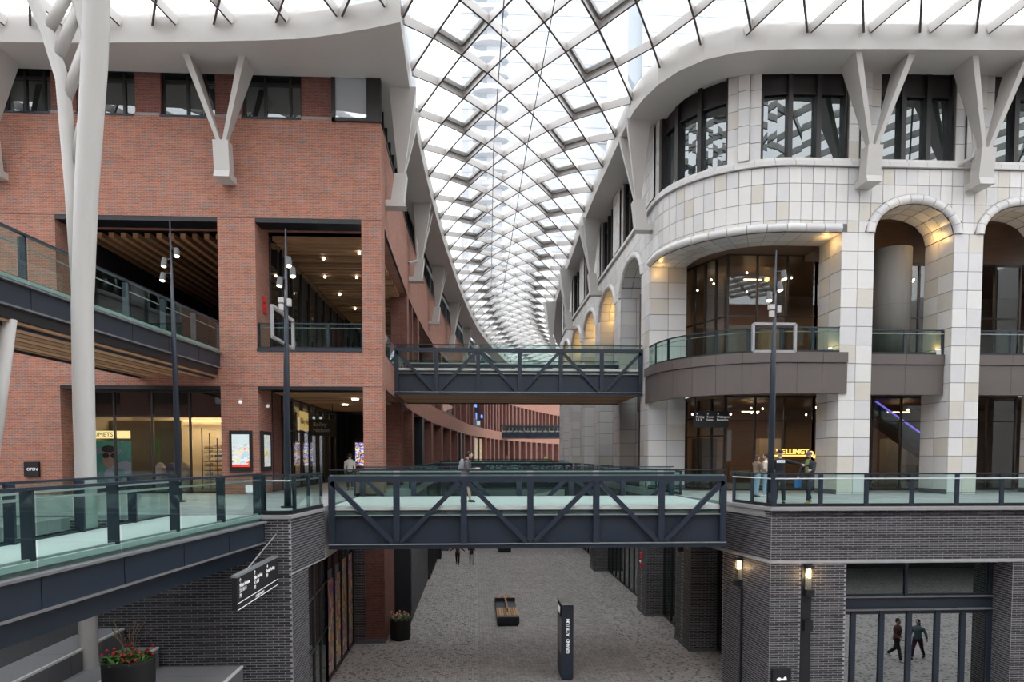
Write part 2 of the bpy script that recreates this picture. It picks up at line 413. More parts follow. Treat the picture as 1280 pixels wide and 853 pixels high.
def face_line(p, q, t=.008):  # bricks on a wall whose plan runs p -> q, outside on the left
    p = Vector(p); q = Vector(q); d = (q-p).normalized(); nrm = Vector((-d.y, d.x))
    def f(a, b, za, zb):
        m = MB(); o = t+random.random()*.004
        A = p+d*a; B = p+d*b; Ao = A+nrm*o; Bo = B+nrm*o
        m.quad((*Ao, za), (*Bo, za), (*Bo, zb), (*Ao, zb)); m.quad((*A, zb), (*Ao, zb), (*Bo, zb), (*B, zb)); m.quad((*A, za), (*B, za), (*Bo, za), (*Ao, za))
        m.quad((*A, za), (*Ao, za), (*Ao, zb), (*A, zb)); m.quad((*Bo, za), (*B, za), (*B, zb), (*Bo, zb))
        return m
    return f, (q-p).length
# --- right block: front wall (plane y=21.5), opening for the doors, side wall back to the recess
wr = struct('wall_right', MB().box(9.5, 30, 21.5, 22.6, -1.8, -.12).box(9.5, 12.02, 21.5, 22.6, ZL, -1.8).box(17.68, 30, 21.5, 22.6, ZL, -1.8)
            .prism([(9.5, 21.5), (9.5, 22.6), (9.9, 24.4), (8.99, 24.4)], ZL, -1.8)
            .prism([(9.5, 21.5), (9.9, 22.6), (9.4, 27), (8.62, 27)], -1.8, -.12), 'mortar')
chan = lambda s, z: (10.5 < s < 10.84 and z < -1.8)
L = brick_courses(wr, face_x(21.5), 9.5, 18.6, -1.8, -.13)
L += brick_courses(wr, face_x(21.5), 9.5, 10.52, ZL, -1.83)+brick_courses(wr, face_x(21.5), 10.84, 12.02, ZL, -1.83)+brick_courses(wr, face_x(21.5), 17.68, 18.8, ZL, -1.83)
f, ln = face_line((9.5, 21.5), (8.62, 27.0)); f2, ln2 = face_line((9.5, 21.5), (8.99, 24.4))
L += brick_courses(wr, f, 0, ln, -1.8, -.13)+brick_courses(wr, f2, 0, ln2, ZL, -1.83)
f3, ln3 = face_line((17.68, 21.5), (17.68, 22.6)); L += brick_courses(wr, f3, 0, ln3, ZL, -1.83)
pieces(wr, 'brick', L, 'brick_courses')
struct('trim_3', MB().box(9.42, 30, 21.38, 22.2, -.12, -.02).prism([(9.42, 21.38), (9.95, 21.6), (9.1, 26), (8.5, 27.2)], -.12, -.02), 'cop')
struct('trim_4', MB().box(9.47, 30, 21.44, 21.6, -1.845, -1.80).prism([(9.46, 21.44), (9.55, 21.5), (8.7, 27), (8.56, 27)], -1.845, -1.8), 'cop')
struct('trim_5', MB().box(10.52, 10.84, 21.44, 21.52, ZL, -1.85), 'steel_d')
# --- left block
wl = struct('wall_left', MB().prism([(-12, 19.4), (-5.22, 19.4), (-5.1, 20.8), (-12, 20.8)], ZL, -.12)
            .prism([(-5.22, 19.4), (-4.93, 22.3), (-4.93, 26), (-5.5, 26), (-5.5, 20)], -1.7, -.12), 'mortar')
L = brick_courses(wl, face_x(19.4), -12, -5.22, ZL, -.13)
f, ln = face_line((-5.22, 19.4), (-4.93, 22.3)); f4 = lambda a, b, za, zb: f(a, b, za, zb)
def flip(fn, p, q):
    g, l = face_line(q, p); return g, l
# outside is to the right of travel here, so run it backwards
g, ln = face_line((-4.93, 22.3), (-5.22, 19.4))
def mirror(p, q, t=.008):
    p = Vector(p); q = Vector(q); d = (q-p).normalized(); nrm = Vector((d.y, -d.x))
    def f(a, b, za, zb):
        m = MB(); o = t; A = p+d*a; B = p+d*b; Ao = A+nrm*o; Bo = B+nrm*o
        m.quad((*Ao, za), (*Bo, za), (*Bo, zb), (*Ao, zb)); m.quad((*A, zb), (*Ao, zb), (*Bo, zb), (*B, zb)); m.quad((*A, za), (*B, za), (*Bo, za), (*Ao, za))
        m.quad((*A, za), (*Ao, za), (*Ao, zb), (*A, zb)); m.quad((*Bo, za), (*B, za), (*B, zb), (*Bo, zb))
        return m
    return f, (q-p).length
g, ln = mirror((-5.22, 19.4), (-4.93, 22.3)); L += brick_courses(wl, g, 0, ln, -1.7, -.13)
g, ln = mirror((-5.22, 19.4), (-5.1, 20.8)); L += brick_courses(wl, g, 0, ln, ZL, -1.7)
pieces(wl, 'brick', L, 'brick_courses')
struct('trim_6', MB().prism([(-6.15, 19.3), (-5.18, 19.3), (-4.86, 22.3), (-5.4, 22.4), (-5.6, 20), (-6.15, 20)], -.12, -.02), 'cop')
struct('wall_left', MB().box(-45, -12, 19.45, 20.5, ZL, -.35), 'dkwall')
# walls under the left building
struct('wall_left', MB().box(-5.72, -4.95, 26, 30.4, -1.7, -.35), 'dkwall')
wp = struct('wall_left', MB().box(-5.6, -4.95, 30.35, 31.6, ZL, -.35), 'mortar')
pieces(wp, 'brick', brick_courses(wp, face_x(30.35), -5.6, -4.95, ZL, -.4), 'brick_courses', limit=60)
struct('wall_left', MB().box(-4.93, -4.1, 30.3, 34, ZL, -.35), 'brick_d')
struct('baseboard_left', MB().box(-5.62, -4.08, 30.28, 30.36, ZL, ZL+.22), 'gran')
struct('wall_left', MB().box(-4.1, -3.3, 33.9, 34.3, ZL, -.35), 'steel_d')
struct('wall_left', MB().box(-3.6, -3.3, 34, 46, ZL, -.35), 'dkwall')
struct('wall_left', MB().box(-3.45, -3.25, 46, 62, ZL, -.35).box(-3.2, -2.9, 55, 56.5, ZL, -.35), 'steel_d')
struct('wall_left', LF.ribbon(30, LF.len, -1.5, .9, ZL, -.35, step=4), 'dkwall')
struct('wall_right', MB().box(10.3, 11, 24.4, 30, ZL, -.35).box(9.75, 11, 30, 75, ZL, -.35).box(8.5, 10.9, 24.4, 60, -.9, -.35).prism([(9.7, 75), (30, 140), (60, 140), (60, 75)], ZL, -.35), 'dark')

def pier(x0, x1, y0, y1, lim):
    o = struct('wall_right', MB().box(x0, x1, y0, y1, ZL, -.9), 'mortar'); rd = random.Random(5)
    l = brick_courses(o, face_x(y0), x0, x1, ZL, -.9)
    f, ln = face_line((x0, y0), (x0, y1)); l += brick_courses(o, f, 0, ln, ZL, -.9, skip=lambda s, z: abs(s-ln/2) < .05)
    pieces(o, 'brick', l, 'brick_courses', limit=lim)
    struct('baseboard_right', MB().box(x0-.035, x1, y0-.035, y1, ZL, ZL+.15), 'gran')
pier(9.05, 10.3, 28.35, 30.5, 120); pier(8.75, 9.75, 34.7, 36.6, 60); pier(8.45, 9.6, 48.6, 50.4, 0); pier(8.45, 9.6, 62, 64, 0)

# lower storefronts, right (recessed between the piers)
def storefront(name, label, p, q, z0, z1, n, bars, gl, out, depth=.09, frame='frame', group=None, panes=True):
    """glazed screen from p to q: frame rails, mullions and panes; bars = heights of cross bars; out = plan normal"""
    p = Vector(p); q = Vector(q); o = thing(name, label, 'shop window', (p.x, p.y, z0), group)
    for z in [z0+.05, z1-.05]: MB().beam((*p, z), (*q, z), depth, .1).build('frame_rail', frame, o)
    for k in range(n+1):
        c = p.lerp(q, k/n); MB().beam((*c, z0), (*c, z1), .08, depth+.03, up=(*out, 0)).build('mullion', frame, o)
    for z in bars: MB().beam((*p, z), (*q, z), depth, .07).build('transom', frame, o)
    lv = [z0+.1]+sorted(bars)+[z1-.1]
    if panes:
        for k in range(n):
            a = p.lerp(q, (k+.05)/n); b = p.lerp(q, (k+.95)/n)
            for i in range(len(lv)-1):
                MB().beam((*a, (lv[i]+lv[i+1])/2), (*b, (lv[i]+lv[i+1])/2), .015, lv[i+1]-lv[i]).build('pane', gl, o)
    return o
o = storefront('shop_window', 'dark shop window beside the wall light with warm picture behind', (10.25, 24.5), (10.25, 28.3), ZL, -1.2, 2, [], 'gl_win', (-1, 0))
MB().box(10.17, 10.2, 25.2, 26.6, -5.3, -2.6).build('lit_panel', 'inter', o)
storefront('shop_window', 'dark glazed screen between two charcoal brick piers under the bridge', (9.7, 30.5), (9.7, 34.7), ZL, -1.0, 3, [-2.6], 'gl_win', (-1, 0))
storefront('shop_window', 'long glazed shopfront with many mullions on the right of the lower street', (9.5, 36.6), (9.5, 48.6), ZL, -1.0, 9, [], 'gl_win', (-1, 0))
storefront('shop_window', 'farthest glazed shopfront on the right of the lower street', (9.5, 50.4), (9.5, 62), ZL, -1.0, 8, [], 'gl_win', (-1, 0))
# folding doors in the right block
dr = thing('folding_door', 'wide black framed glass folding doors reflecting two walkers', 'door', (15, 22.4, ZL))
MB().box(12.0, 17.7, 22.35, 22.5, -3.55, -3.12).build('lintel_beam', 'steel', dr)
MB().box(12.0, 17.7, 22.22, 22.36, -3.16, -3.12).box(12.0, 17.7, 22.22, 22.36, -3.6, -3.56).build('lintel_flange', 'flange', dr)
MB().box(12.0, 17.7, 22.36, 22.46, -3.75, -3.6).box(12.0, 17.7, 22.36, 22.46, ZL, ZL+.1).build('door_frame', 'steel', dr)
xs = [11.8, 12.78, 13.78, 14.75, 15.75, 16.66, 17.6]
for i, x in enumerate(xs):
    MB().box(x-.085, x+.085, 22.33, 22.48, ZL, -3.62).build('stile', 'steel', dr)
    if i < 6: MB().box(x+.085, xs[i+1]-.085, 22.39, 22.41, ZL+.1, -3.75).build('door_pane', 'gl_mir', dr)
for x in (12.0, 14.6, 17.6): MB().box(x-.05, x+.05, 22.33, 22.48, -3.12, -1.82).build('mullion', 'steel', dr)
for a, b in ((12.05, 14.55), (14.65, 17.55)): MB().box(a, b, 22.39, 22.41, -3.12, -1.85).build('transom_pane', 'gl_win', dr)
MB().box(12.0, 17.7, 22.36, 22.46, -1.9, -1.82).box(12.0, 17.7, 22.36, 22.46, -3.12, -3.05).build('frame_rail', 'steel', dr)
struct('wall_right', MB().box(11.5, 18, 24.5, 24.6, ZL, -.35).box(11.9, 18, 22.6, 24.5, -1.2, -1.1), 'dark')

# lower left shopfront with painted mural
o = storefront('shop_window', 'dark glass doors in the shade of the left wall beside the mural', (-5.2, 20.8), (-5.5, 25.0), ZL, -1.7, 3, [-4.6, -2.9], 'gl_win', (1, 0))
o = storefront('shop_window', 'shop window covered by a bright swirling painted mural', (-5.5, 25.0), (-5.5, 30.3), ZL, -1.7, 4, [], 'gl_win', (1, 0), panes=False)
for k in range(4):
    y = 25.0+5.3*k/4; MB().box(-5.53, -5.51, y+.08, y+1.25, ZL+.15, -2.6 if k > 1 else -3.0).build('painted_pane', 'mural', o)
    MB().box(-5.53, -5.51, y+.08, y+1.25, -2.6, -1.8).build('pane', 'gl_win', o)
storefront('shop_window', 'far dark shopfront on the left of the lower street', (-3.22, 46.2), (-3.22, 54.6), ZL, -1.4, 5, [], 'gl_win', (1, 0))

# granite seating steps, bottom left
for i, (z, xa, xb) in enumerate([(-4.25, -8.88, -6.58), (-3.68, -9.8, -8.88), (-3.14, -10.75, -9.8), (-2.6, -12.2, -10.75), (-2.05, -14.5, -12.2)]):
    lab = ['lowest granite landing beside the charcoal wall', 'second granite seating step behind the flower pot', 'third granite seating step with white nosing line',
           'fourth granite seating step under the walkway', 'topmost granite seating step at the left edge'][i]
    st = thing('seating_step', lab, 'step', (xb, 12, ZL), 'granite seating steps')
    y = 4.0; k = 0
    while y < 19.2:
        y2 = min(y+1.6, 19.3)
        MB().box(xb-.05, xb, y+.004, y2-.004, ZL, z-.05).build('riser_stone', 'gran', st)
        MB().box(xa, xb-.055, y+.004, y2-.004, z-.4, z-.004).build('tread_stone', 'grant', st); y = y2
    MB().box(xb-.06, xb+.012, 4, 19.3, z-.05, z+.002).build('nosing', 'tile', st)
    MB().box(xa, xb-.05, 19.2, 19.34, ZL, z-.01).build('end_stone', 'gran', st)

# the block across the way, behind the viewer (seen only mirrored in the panes)
wbk = struct('wall_back', MB().box(-60, 60, -16, -14, ZL, 19), 'brick_d')
for k in range(16):
    for z in (1.0, 7.2, 13.0): MB().box(-56+k*7, -52+k*7, -14.02, -13.9, z, z+3.6).build('window_panel', 'gl_win', wbk)
struct('wall_left', MB().box(-47, -46, -16, 30, ZL, 18), 'brick_d'); struct('wall_right', MB().box(46, 47, -16, 30, ZL, 18), 'tile2')

struct('floor', MB().box(-46, 46, -14, 3.2, -.35, 0), 'deck')      # the deck the viewer stands on; unseen, added to shade the floor below
struct('wall_back', MB().box(-46, 46, -4.2, -4, ZL, -.35), 'dark')  # unseen dark wall, added under the deck to darken the door reflections

# ================================================================ LEFT BUILDING (red brick)
YF = 29.8
lb = thing('brick_building', 'red brick building on the left with open galleries behind square piers', 'building', (-15, 34, 0))
b = MB()
b.box(-34, -4.05, YF, 31.7, 11.69, 15.8)                     # upper spandrel
b.box(-34, -4.05, YF, 31.7, 4.62, 6.10)                      # gallery band
b.box(-34, -17.5, YF, 31.7, 0, 4.62); b.box(-34, -17.5, YF, 31.7, 6.1, 11.69)
b.box(-10.88, -9.33, YF, 31.7, 0, 4.62).box(-10.88, -9.33, YF, 31.7, 6.1, 11.69)
b.build('brick_wall', 'brick', lb)
MB().box(-4.88, -4.05, YF, 30.9, 0, 4.62).box(-4.88, -4.05, YF, 30.9, 6.1, 11.69).build('corner_pier', 'brick', lb)
for a, c in ((-34, -19.5), (-17.58, -16.56), (-14.18, -13.14), (-10.9, -9.81), (-7.34, -6.05)):
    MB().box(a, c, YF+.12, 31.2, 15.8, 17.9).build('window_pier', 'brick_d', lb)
    MB().box(a, c, YF+.02, YF+.2, 15.8, 15.92).build('sill_stone', 'cop', lb)
for z in (11.66, 4.60): MB().box(-34, -17.5, YF-.004, YF+.1, z, z+.02).box(-10.88, -9.33, YF-.004, YF+.1, z, z+.02).box(-4.88, -4.04, YF-.004, YF+.1, z, z+.02).build('joint_shadow_strip', 'steel_d', lb)  # dark strip paints the thin shadow line of each brick joint
b = MB().box(-17.5, -10.88, YF+.02, YF+1, 11.5, 11.68).box(-9.33, -4.88, YF+.02, YF+1, 11.5, 11.68).box(-17.5, -10.88, YF+.02, YF+.6, 4.48, 4.62).box(-9.33, -4.88, YF+.02, YF+.6, 4.48, 4.62)
b.build('lintel', 'steel_d', lb)
MB().box(-9.33, -4.88, YF-.05, YF+.3, 6.10, 6.22).build('gallery_sill', 'steel', lb)
# upper windows, front
def win(o, x0, x1, y, z0, z1, xs, zb, gl='gl_win', fr='frame', d=.12):
    w_ = MB().box(x0, x1, y-d, y, z0, z0+.09).box(x0, x1, y-d, y, z1-.09, z1).box(x0, x0+.09, y-d, y, z0, z1).box(x1-.09, x1, y-d, y, z0, z1).build('window', fr, o)
    for x in xs: MB().box(x-.05, x+.05, y-d-.02, y, z0, z1).build('mullion', fr, w_)
    if zb: MB().box(x0, x1, y-d, y, zb-.06, zb+.06).build('transom', fr, w_)
    ed = [x0]+list(xs)+[x1]
    for i in range(len(ed)-1): MB().box(ed[i]+.05, ed[i+1]-.05, y-.05, y-.03, z0+.09, z1-.09).build('pane', gl, w_)
    return w_
for x0, x1, xs in ((-19.5, -17.58, [-18.7, -17.95]), (-16.56, -14.18, [-15.6, -14.7]), (-13.14, -10.9, [-12.1, -11.35]), (-9.81, -7.34, [-8.9, -7.85])):
    win(lb, x0, x1, YF+.42, 15.85, 17.9, xs, 17.35)
    MB().box(x0, x1, YF-.03, YF+.35, 15.76, 15.84).build('window_sill', 'steel', lb)
w_ = MB().box(-6.05, -5.9, YF-.12, YF+.1, 15.72, 18).box(-6.05, -4.0, YF-.12, YF+.1, 15.72, 15.86).box(-4.6, -4.0, YF-.12, YF+.2, 15.86, 18).build('corner_window', 'frame', lb)
MB().box(-5.9, -4.6, YF-.04, YF-.02, 15.86, 18).build('pane', glass('pale_window_glass', None, 1.7, .3, dark=(.35, .38, .42)), w_)
# street side, following the curve
def seg(s0, s1, o0, o1, z0, z1, name, mat, **k): return LF.ribbon(s0, s1, -o0, -o1, z0, z1, **k).build(name, mat, lb)
s0 = 1.5; S = LF.s_y
seg(.8, LF.len, 0, -1.1, 11.69, 15.8, 'brick_wall', 'brick')
seg(1.0, LF.len, 0, -1.0, 4.62, 6.10, 'brick_wall', 'brick')
seg(.9, LF.len, .04, -.3, 15.8, 15.9, 'window_sill', 'frame')
for z in (11.66, 4.60): seg(.8, S(101), .005, -.1, z, z+.025, 'joint_shadow_strip', 'steel_d')  # joint shadow continued as a dark strip along the street side
seg(.5, LF.len, -.25, -.30, 15.9, 17.8, 'window_band_glass', 'gl_teal')
seg(.5, LF.len, -.15, -.35, 17.6, 18.0, 'window_head', 'frame')
l = []
s = 1.2
while s < 110:
    p, d = LF.at(s, .22); l.append((MB().beam((*p, 15.9), (*p, 17.7), .09 if int(s/1.55) % 4 else .35, .14, up=(d.y, -d.x, 0)), 'frame')); s += 1.55
pieces(lb, 'mullion', l, 'mullions', limit=60)
def piers(Ys, width, z0, z1, depth=1.0, mat='brick_d', name='pier'):
    out = []
    for Y in Ys:
        s = S(Y); out.append((LF.ribbon(s, s+width, 0, depth, z0, z1, step=1.5), mat))
    return out
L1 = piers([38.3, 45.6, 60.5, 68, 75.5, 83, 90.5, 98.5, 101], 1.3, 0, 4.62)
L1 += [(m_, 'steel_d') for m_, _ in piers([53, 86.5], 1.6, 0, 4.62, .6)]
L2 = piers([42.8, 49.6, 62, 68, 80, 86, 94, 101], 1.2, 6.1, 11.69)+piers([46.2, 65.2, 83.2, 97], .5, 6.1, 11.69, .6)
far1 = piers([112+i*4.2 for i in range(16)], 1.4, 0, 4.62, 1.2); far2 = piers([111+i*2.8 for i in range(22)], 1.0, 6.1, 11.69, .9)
pieces(lb, 'pier', L1+L2+far1+far2, 'piers')
# galleries: slab, timber ceilings, inner glazed walls
INN = 5.3
seg(.8, LF.len, -1.0, -8, 4.75, 6.08, 'gallery_floor', 'gfloor')
MB().box(-34, -9, 31.7, 55, 4.75, 6.08).box(-9, -4.6, 31.5, 34, 4.75, 6.08).build('gallery_floor', 'gfloor', lb)
MB().box(-34, -9.2, 31.6, 60, 11.75, 11.9).box(-9.3, -4.5, 31.5, 33, 11.75, 11.9).build('gallery_ceiling', 'black', lb)
seg(.8, LF.len, -1, -8, 11.75, 11.9, 'gallery_ceiling', 'black')
seg(0, LF.len, 0, -40, 18.2, 18.4, 'roof', 'dark', step=6)
MB().box(-45, -4, 30.5, 60, 18.0, 18.3).build('roof', 'dark', lb)
bt = []
y = 32.0
while y < 60:
    w2 = 'wood' if random.random() < .7 else 'wood2'
    bt.append((MB().box(-9.25, -4.75, y, y+.30, 11.42, 11.62), w2))
    if y < 45: bt.append((MB().box(-9.25, -4.75, y, y+.34, 4.5, 4.58), w2))
    y += .62
x = -17.4
while x < -10.9:
    bt.append((MB().box(x, x+.22, 31.8, 50, 11.38, 11.6), 'wood' if random.random() < .7 else 'wood2')); x += .52
while x < -9.3: bt.append((MB().box(x, x+.2, 33, 50, 11.38, 11.6), 'wood2')); x += .52
pieces(lb, 'ceiling_batten', bt, 'ceiling_battens')
# back of left gallery rooms
MB().box(-18.5, -10.0, 46, 46.2, 6.1, 11.8).box(-17.6, -17.5, 31.7, 46, 6.1, 11.8).box(-10.2, -10.0, 36, 46, 6.1, 11.8).build('gallery_back_wall', 'black', lb)
MB().box(-34, -17.5, 31.7, 32, 6.1, 18).build('back_wall', 'dark', lb)
seg(S(31.8), S(108), -INN, -INN-.3, 0, .35, 'shopfront_plinth', 'steel_d')
seg(S(33), LF.len, -INN, -INN-.3, 6.1, 11.8, 'gallery_inner_wall', 'black')
seg(S(31.8), S(70), -INN, -INN-.03, 7.2, 10.4, 'gallery_glazing', 'gl_win')
seg(S(45), LF.len, -INN, -INN-.3, 0, 4.7, 'arcade_inner_wall', 'dark')
gi = []
for i in range(26):
    p, d = LF.at(S(31.8)+i*2.0, INN-.04); gi.append((MB().beam((*p, 6.1), (*p, 11.5), .10, .16, up=(d.y, -d.x, 0)), 'frame')); gi.append((MB().beam((*p, 0), (*p, 4.6), .10, .16, up=(d.y, -d.x, 0)), 'frame'))
pieces(lb, 'gallery_mullion', gi, 'gallery_mullions')
# far recess with screens and lit shopfronts
for Y0, Y1 in ((104, 108), (110, 118)):
    a, _ = LF.at(S(Y0), .6); c, _ = LF.at(S(Y1), .6)
    MB().beam((*a, 2.3), (*c, 2.3), .1, 4.2).build('lit_shop_glass', 'shelfp', lb)
for Y, z, wd, hh in ((104.5, 9.5, 2.2, .8), (110.5, 8, 1.5, .5), (105.5, 7.6, .6, 1.4)):
    a, d = LF.at(S(Y), .3); MB().beam((a.x-d.x*wd/2, a.y-d.y*wd/2, z), (a.x+d.x*wd/2, a.y+d.y*wd/2, z), .08, hh).build('lit_screen', emis('blue_screen', (.12, .25, 1), 1.2), lb)
# small warm downlights in the gallery ceilings
for x, y in ((-7.5, 34.5), (-5.6, 33.5), (-8.2, 38), (-6.5, 38), (-8.2, 42), (-6.3, 42), (-8, 46), (-6.4, 46), (-8, 50), (-12.4, 36), (-12, 41)):
    MB().cyl(x, y, 11.3, 11.4, .06, n=8).build('downlight', 'lamp2', lb)
for x, y in ((-6.0, 34.3), (-7.2, 38)): MB().box(x-.16, x+.16, y-.04, y+.04, 4.42, 4.47).build('downlight', 'lamp2', lb)

# shop on the left at street level
sh = thing('shop_interior', 'warmly lit shop interior with racks behind the left glazing', 'shop interior', (-14, 32, 0))
MB().box(-17.2, -11.0, 35.2, 35.4, 0, 4.6).box(-17.4, -17.2, 31, 35.4, 0, 4.6).box(-11.0, -10.9, 31.7, 35.4, 0, 4.6).build('back_wall', 'inter', sh)
MB().box(-17.2, -11.0, 31, 35.2, -.02, .02).build('shop_floor', 'dark', sh); MB().box(-17.2, -11, 31, 35.3, 4.55, 4.6).build('shop_ceiling', 'dark', sh)
MB().box(-17.2, -13.9, 33.0, 33.1, 0, 3.3).build('partition', pbr('olive_partition', (.24, .215, .15), .8), sh)
MB().box(-17.1, -15.4, 31.3, 31.36, .4, 2.3).build('poster_panel', printed('portrait_poster', [(.25, .3, .42), (.06, .30, .27), (.07, .34, .30), (.06, .28, .26), (.30, .34, .46), (.4, .25, .2)], .7), sh)
# the poster portrait: plain stand-in of a face with sunglasses
MB().ball((-16.35, 31.28, 1.55), .30, .02, .42, 14, 8).build('poster_face', pbr('poster_skin', (.38, .24, .18), .6), sh)
MB().ball((-16.47, 31.26, 1.66), .15, .02, .12, 10, 6).ball((-16.13, 31.26, 1.66), .15, .02, .12, 10, 6).ball((-16.35, 31.27, 1.95), .32, .02, .16, 10, 6).build('poster_sunglasses', 'black', sh)
MB().box(-17.0, -15.35, 31.1, 31.2, 2.42, 2.75).build('sign_box', pbr('lit_cream_sign', (.6, .5, .25), .5, emit=(1, .8, .35), es=.8), sh)
text('OMETS', .27, (-16.9, 31.08, 2.5), (R(90), 0, 0), 'black', sh)
MB().box(-14.6, -11.0, 34.9, 35.0, 3.35, 3.42).build('light_strip', 'glow', sh)
MB().box(-17.2, -11.0, 31.5, 31.6, 3.42, 4.55).build('bulkhead', 'dark', sh)  # added dark panel, stands in for a brick reflection in the upper panes
for i in range(7):
    x = -13.3+i*.36; MB().box(x, x+.04, 33.8, 33.84, 0, 3.0-.25*(i % 3)).build('rack_post', 'black', sh)
for i in range(9):
    for k in range(5):
        x = -13.3+k*.48; z = .25+i*.22; MB().box(x, x+.46, 34.1, 34.4, z, z+.03).build('shelf', 'black', sh)
        MB().box(x+.05, x+.36, 34.05, 34.25, z+.04, z+.04+.05+.08*random.random()).build('folded_goods', random.choice(['inter', 'steel', 'cop', 'wood2', 'tile3', 'tile3', 'wood']), sh)
for x, c in ((-13.9, (.02, .05, .10)), (-14.4, (.35, .30, .28)), (-13.3, (.3, .26, .2))):
    m_ = pbr('mannequin_cloth', c, .8); MB().lathe((x, 31.9, 0), [(.05, 0), (.22, .02), (.2, .6), (.24, 1.1), (.12, 1.3), (.02, 1.35)], 12).build('display_figure', m_, sh)
for a, dx in ((-14.3, -.25), (-13.75, .1)): MB().ball((a+dx, 31.9, 2.15), .12, .04, .36, 8, 8).build('cactus_leaf', 'leaf', sh)
MB().tube([(-14.5, 31.9, 1.1), (-14.4, 31.9, 1.9)], .03).build('cactus_stem', 'leaf', sh)
lt = bpy.data.lights.new('shop_light', 'AREA'); lt.energy = 260; lt.color = (1, .74, .42); lt.size = 4; lt.shape = 'RECTANGLE'; lt.size_y = 1.2
lo = bpy.data.objects.new('shop_light', lt); COL.objects.link(lo); lo.location = (-12.8, 33.9, 4.4)
o = storefront('shop_window', 'tall shop window with warm racks and a portrait poster behind', (-17.3, 30.6), (-10.9, 30.6), 0, 4.5, 4, [3.35], 'gl_store', (0, -1))
# corner shop behind the arcade (side facing the arcade)
MB().box(-10.3, -9.3, 31.7, 33.2, 0, 4.6).build('brick_return', 'brick_d', lb)
cs = thing('corner_shop', 'dim shop entrance with yellow sign deep in the ground floor arcade', 'shop', (-9.3, 36, 0))
MB().box(-12, -11.8, 33, 46, 0, 4.6).build('back_wall', 'inter', cs); MB().box(-12, -9.3, 33, 46, -.02, .02).build('shop_floor', 'wood2', cs)
MB().box(-12, -9.3, 33, 46, 4.55, 4.6).build('shop_ceiling', 'dark', cs)
for i in range(9):
    MB().box(-11.8, -11.5, 33.4+i*1.35, 34.5+i*1.35, .3, 2.6).build('wall_shelf', 'shelfp', cs)
for y in (34, 37, 40, 43): MB().ball((-10.5, y, 3.6), .07).build('pendant_lamp', 'lamp2', cs)
lt = bpy.data.lights.new('corner_shop_light', 'AREA'); lt.energy = 110; lt.color = (1, .74, .42); lt.size = 1.2; lt.shape = 'RECTANGLE'; lt.size_y = 9
lo = bpy.data.objects.new('corner_shop_light', lt); COL.objects.link(lo); lo.location = (-10.7, 39, 4.4)
storefront('shop_window', 'dark framed shopfront receding down the ground floor arcade', (-9.28, 33.2), (-9.28, 45.5), 0, 4.5, 7, [2.9], 'gl_store', (1, 0))
MB().box(-9.22, -9.2, 36.2, 38.0, 3.0, 4.0).build('sign_panel', pbr('mustard_panel', (.42, .30, .10), .6, emit=(1, .7, .25), es=.2), cs)
text('Bailey Nelson', .42, (-9.18, 36.25, 3.35), (R(90), 0, R(90)), 'black', cs)
hs = thing('hanging_shop_sign', 'black hanging shop sign lettered Bailey Nelson in the arcade', 'sign', (-8.4, 38, 3))
MB().box(-9.2, -7.7, 38, 38.08, 2.75, 3.65).build('sign_board', 'black', hs)
text('Bailey\nNelson', .32, (-8.95, 37.98, 3.27), (R(90), 0, 0), 'spot2', hs)
MB().tube([(-9.0, 38.04, 3.65), (-9.0, 38.04, 4.6)], .02).tube([(-7.9, 38.04, 3.65), (-7.9, 38.04, 4.6)], .02).build('hanger', 'black', hs)
ns = thing('arcade_screen', 'bright coloured video screens at the back of the arcade', 'screen', (-7, 46, 1))
for i in range(3): MB().box(-7.9+i*.75, -7.3+i*.75, 45.0, 45.05, 1.0, 2.5).build('screen_face', 'neon', ns)
MB().box(-8.1, -5.6, 45.06, 45.2, .3, 2.7).build('screen_case', 'black', ns)
MB().box(-9.3, -4.6, 50, 50.1, 0, 4.6).build('arcade_end_wall', 'dark', lb)

# balustrades
def railing(name, label, pts, z, h=1.07, sp=1.5, group=None, postw=.14, postd=.05, rail='steel', back=0, inner=True, skipends=False, glh=0.0, mat='steel', gl='gl_rail', poff=None):
    """posts, glass panels and handrails along plan points (curved ones as short runs)"""
    P = Path(pts, smooth=len(pts) > 3, step=.6); o = thing(name, label, 'railing', (pts[0][0], pts[0][1], z), group)
    n = max(1, round(P.len/sp)); ns_ = 1 if len(pts) <= 3 else 3
    hr = MB(); ir = MB(); sho = MB()
    N = max(2, n*ns_)
    if len(pts) == 3: seq = [Vector(p) for p in pts]
    else: seq = [P.at(P.len*k/N)[0] for k in range(N+1)]
    for a, c in zip(seq, seq[1:]):
        hr.beam((*a, z+h), (*c, z+h), .09, .045); d = (c-a).normalized(); q = Vector((-d.y, d.x))*.09
        ir.tube([(*(a+q), z+h-.16), (*(c+q), z+h-.16)], .02, 6); sho.beam((*a, z+.04), (*c, z+.04), .10, .12)
    hr.build('top_rail', rail, o); sho.build('base_shoe', 'steel_d', o)
    if inner: ir.build('inner_handrail', 'alu', o)
    for k in range(n+1):
        p, d = P.at(P.len*k/n, .03); MB().beam((*p, z), (*p, z+h), postw, postd, up=(-d.y, d.x, 0)).build('post', mat, o)
    for k in range(n):
        for j in range(ns_):
            a, _ = P.at(P.len*(k+j/ns_)/n+(.02 if j == 0 else 0), -.03); c, _ = P.at(P.len*(k+(j+1)/ns_)/n-(.02 if j == ns_-1 else 0), -.03)
            MB().beam((*a, z+.08+(h-.1)/2-glh/2), (*c, z+.08+(h-.1)/2-glh/2), .016, h-.1+glh).build('glass_panel', gl, o)
    return o
railing('glass_railing', 'glass balcony railing of the upper gallery above the ad screens', [(-9.3, YF+.15), (-4.9, YF+.15)], 6.2, 1.1, 1.5)
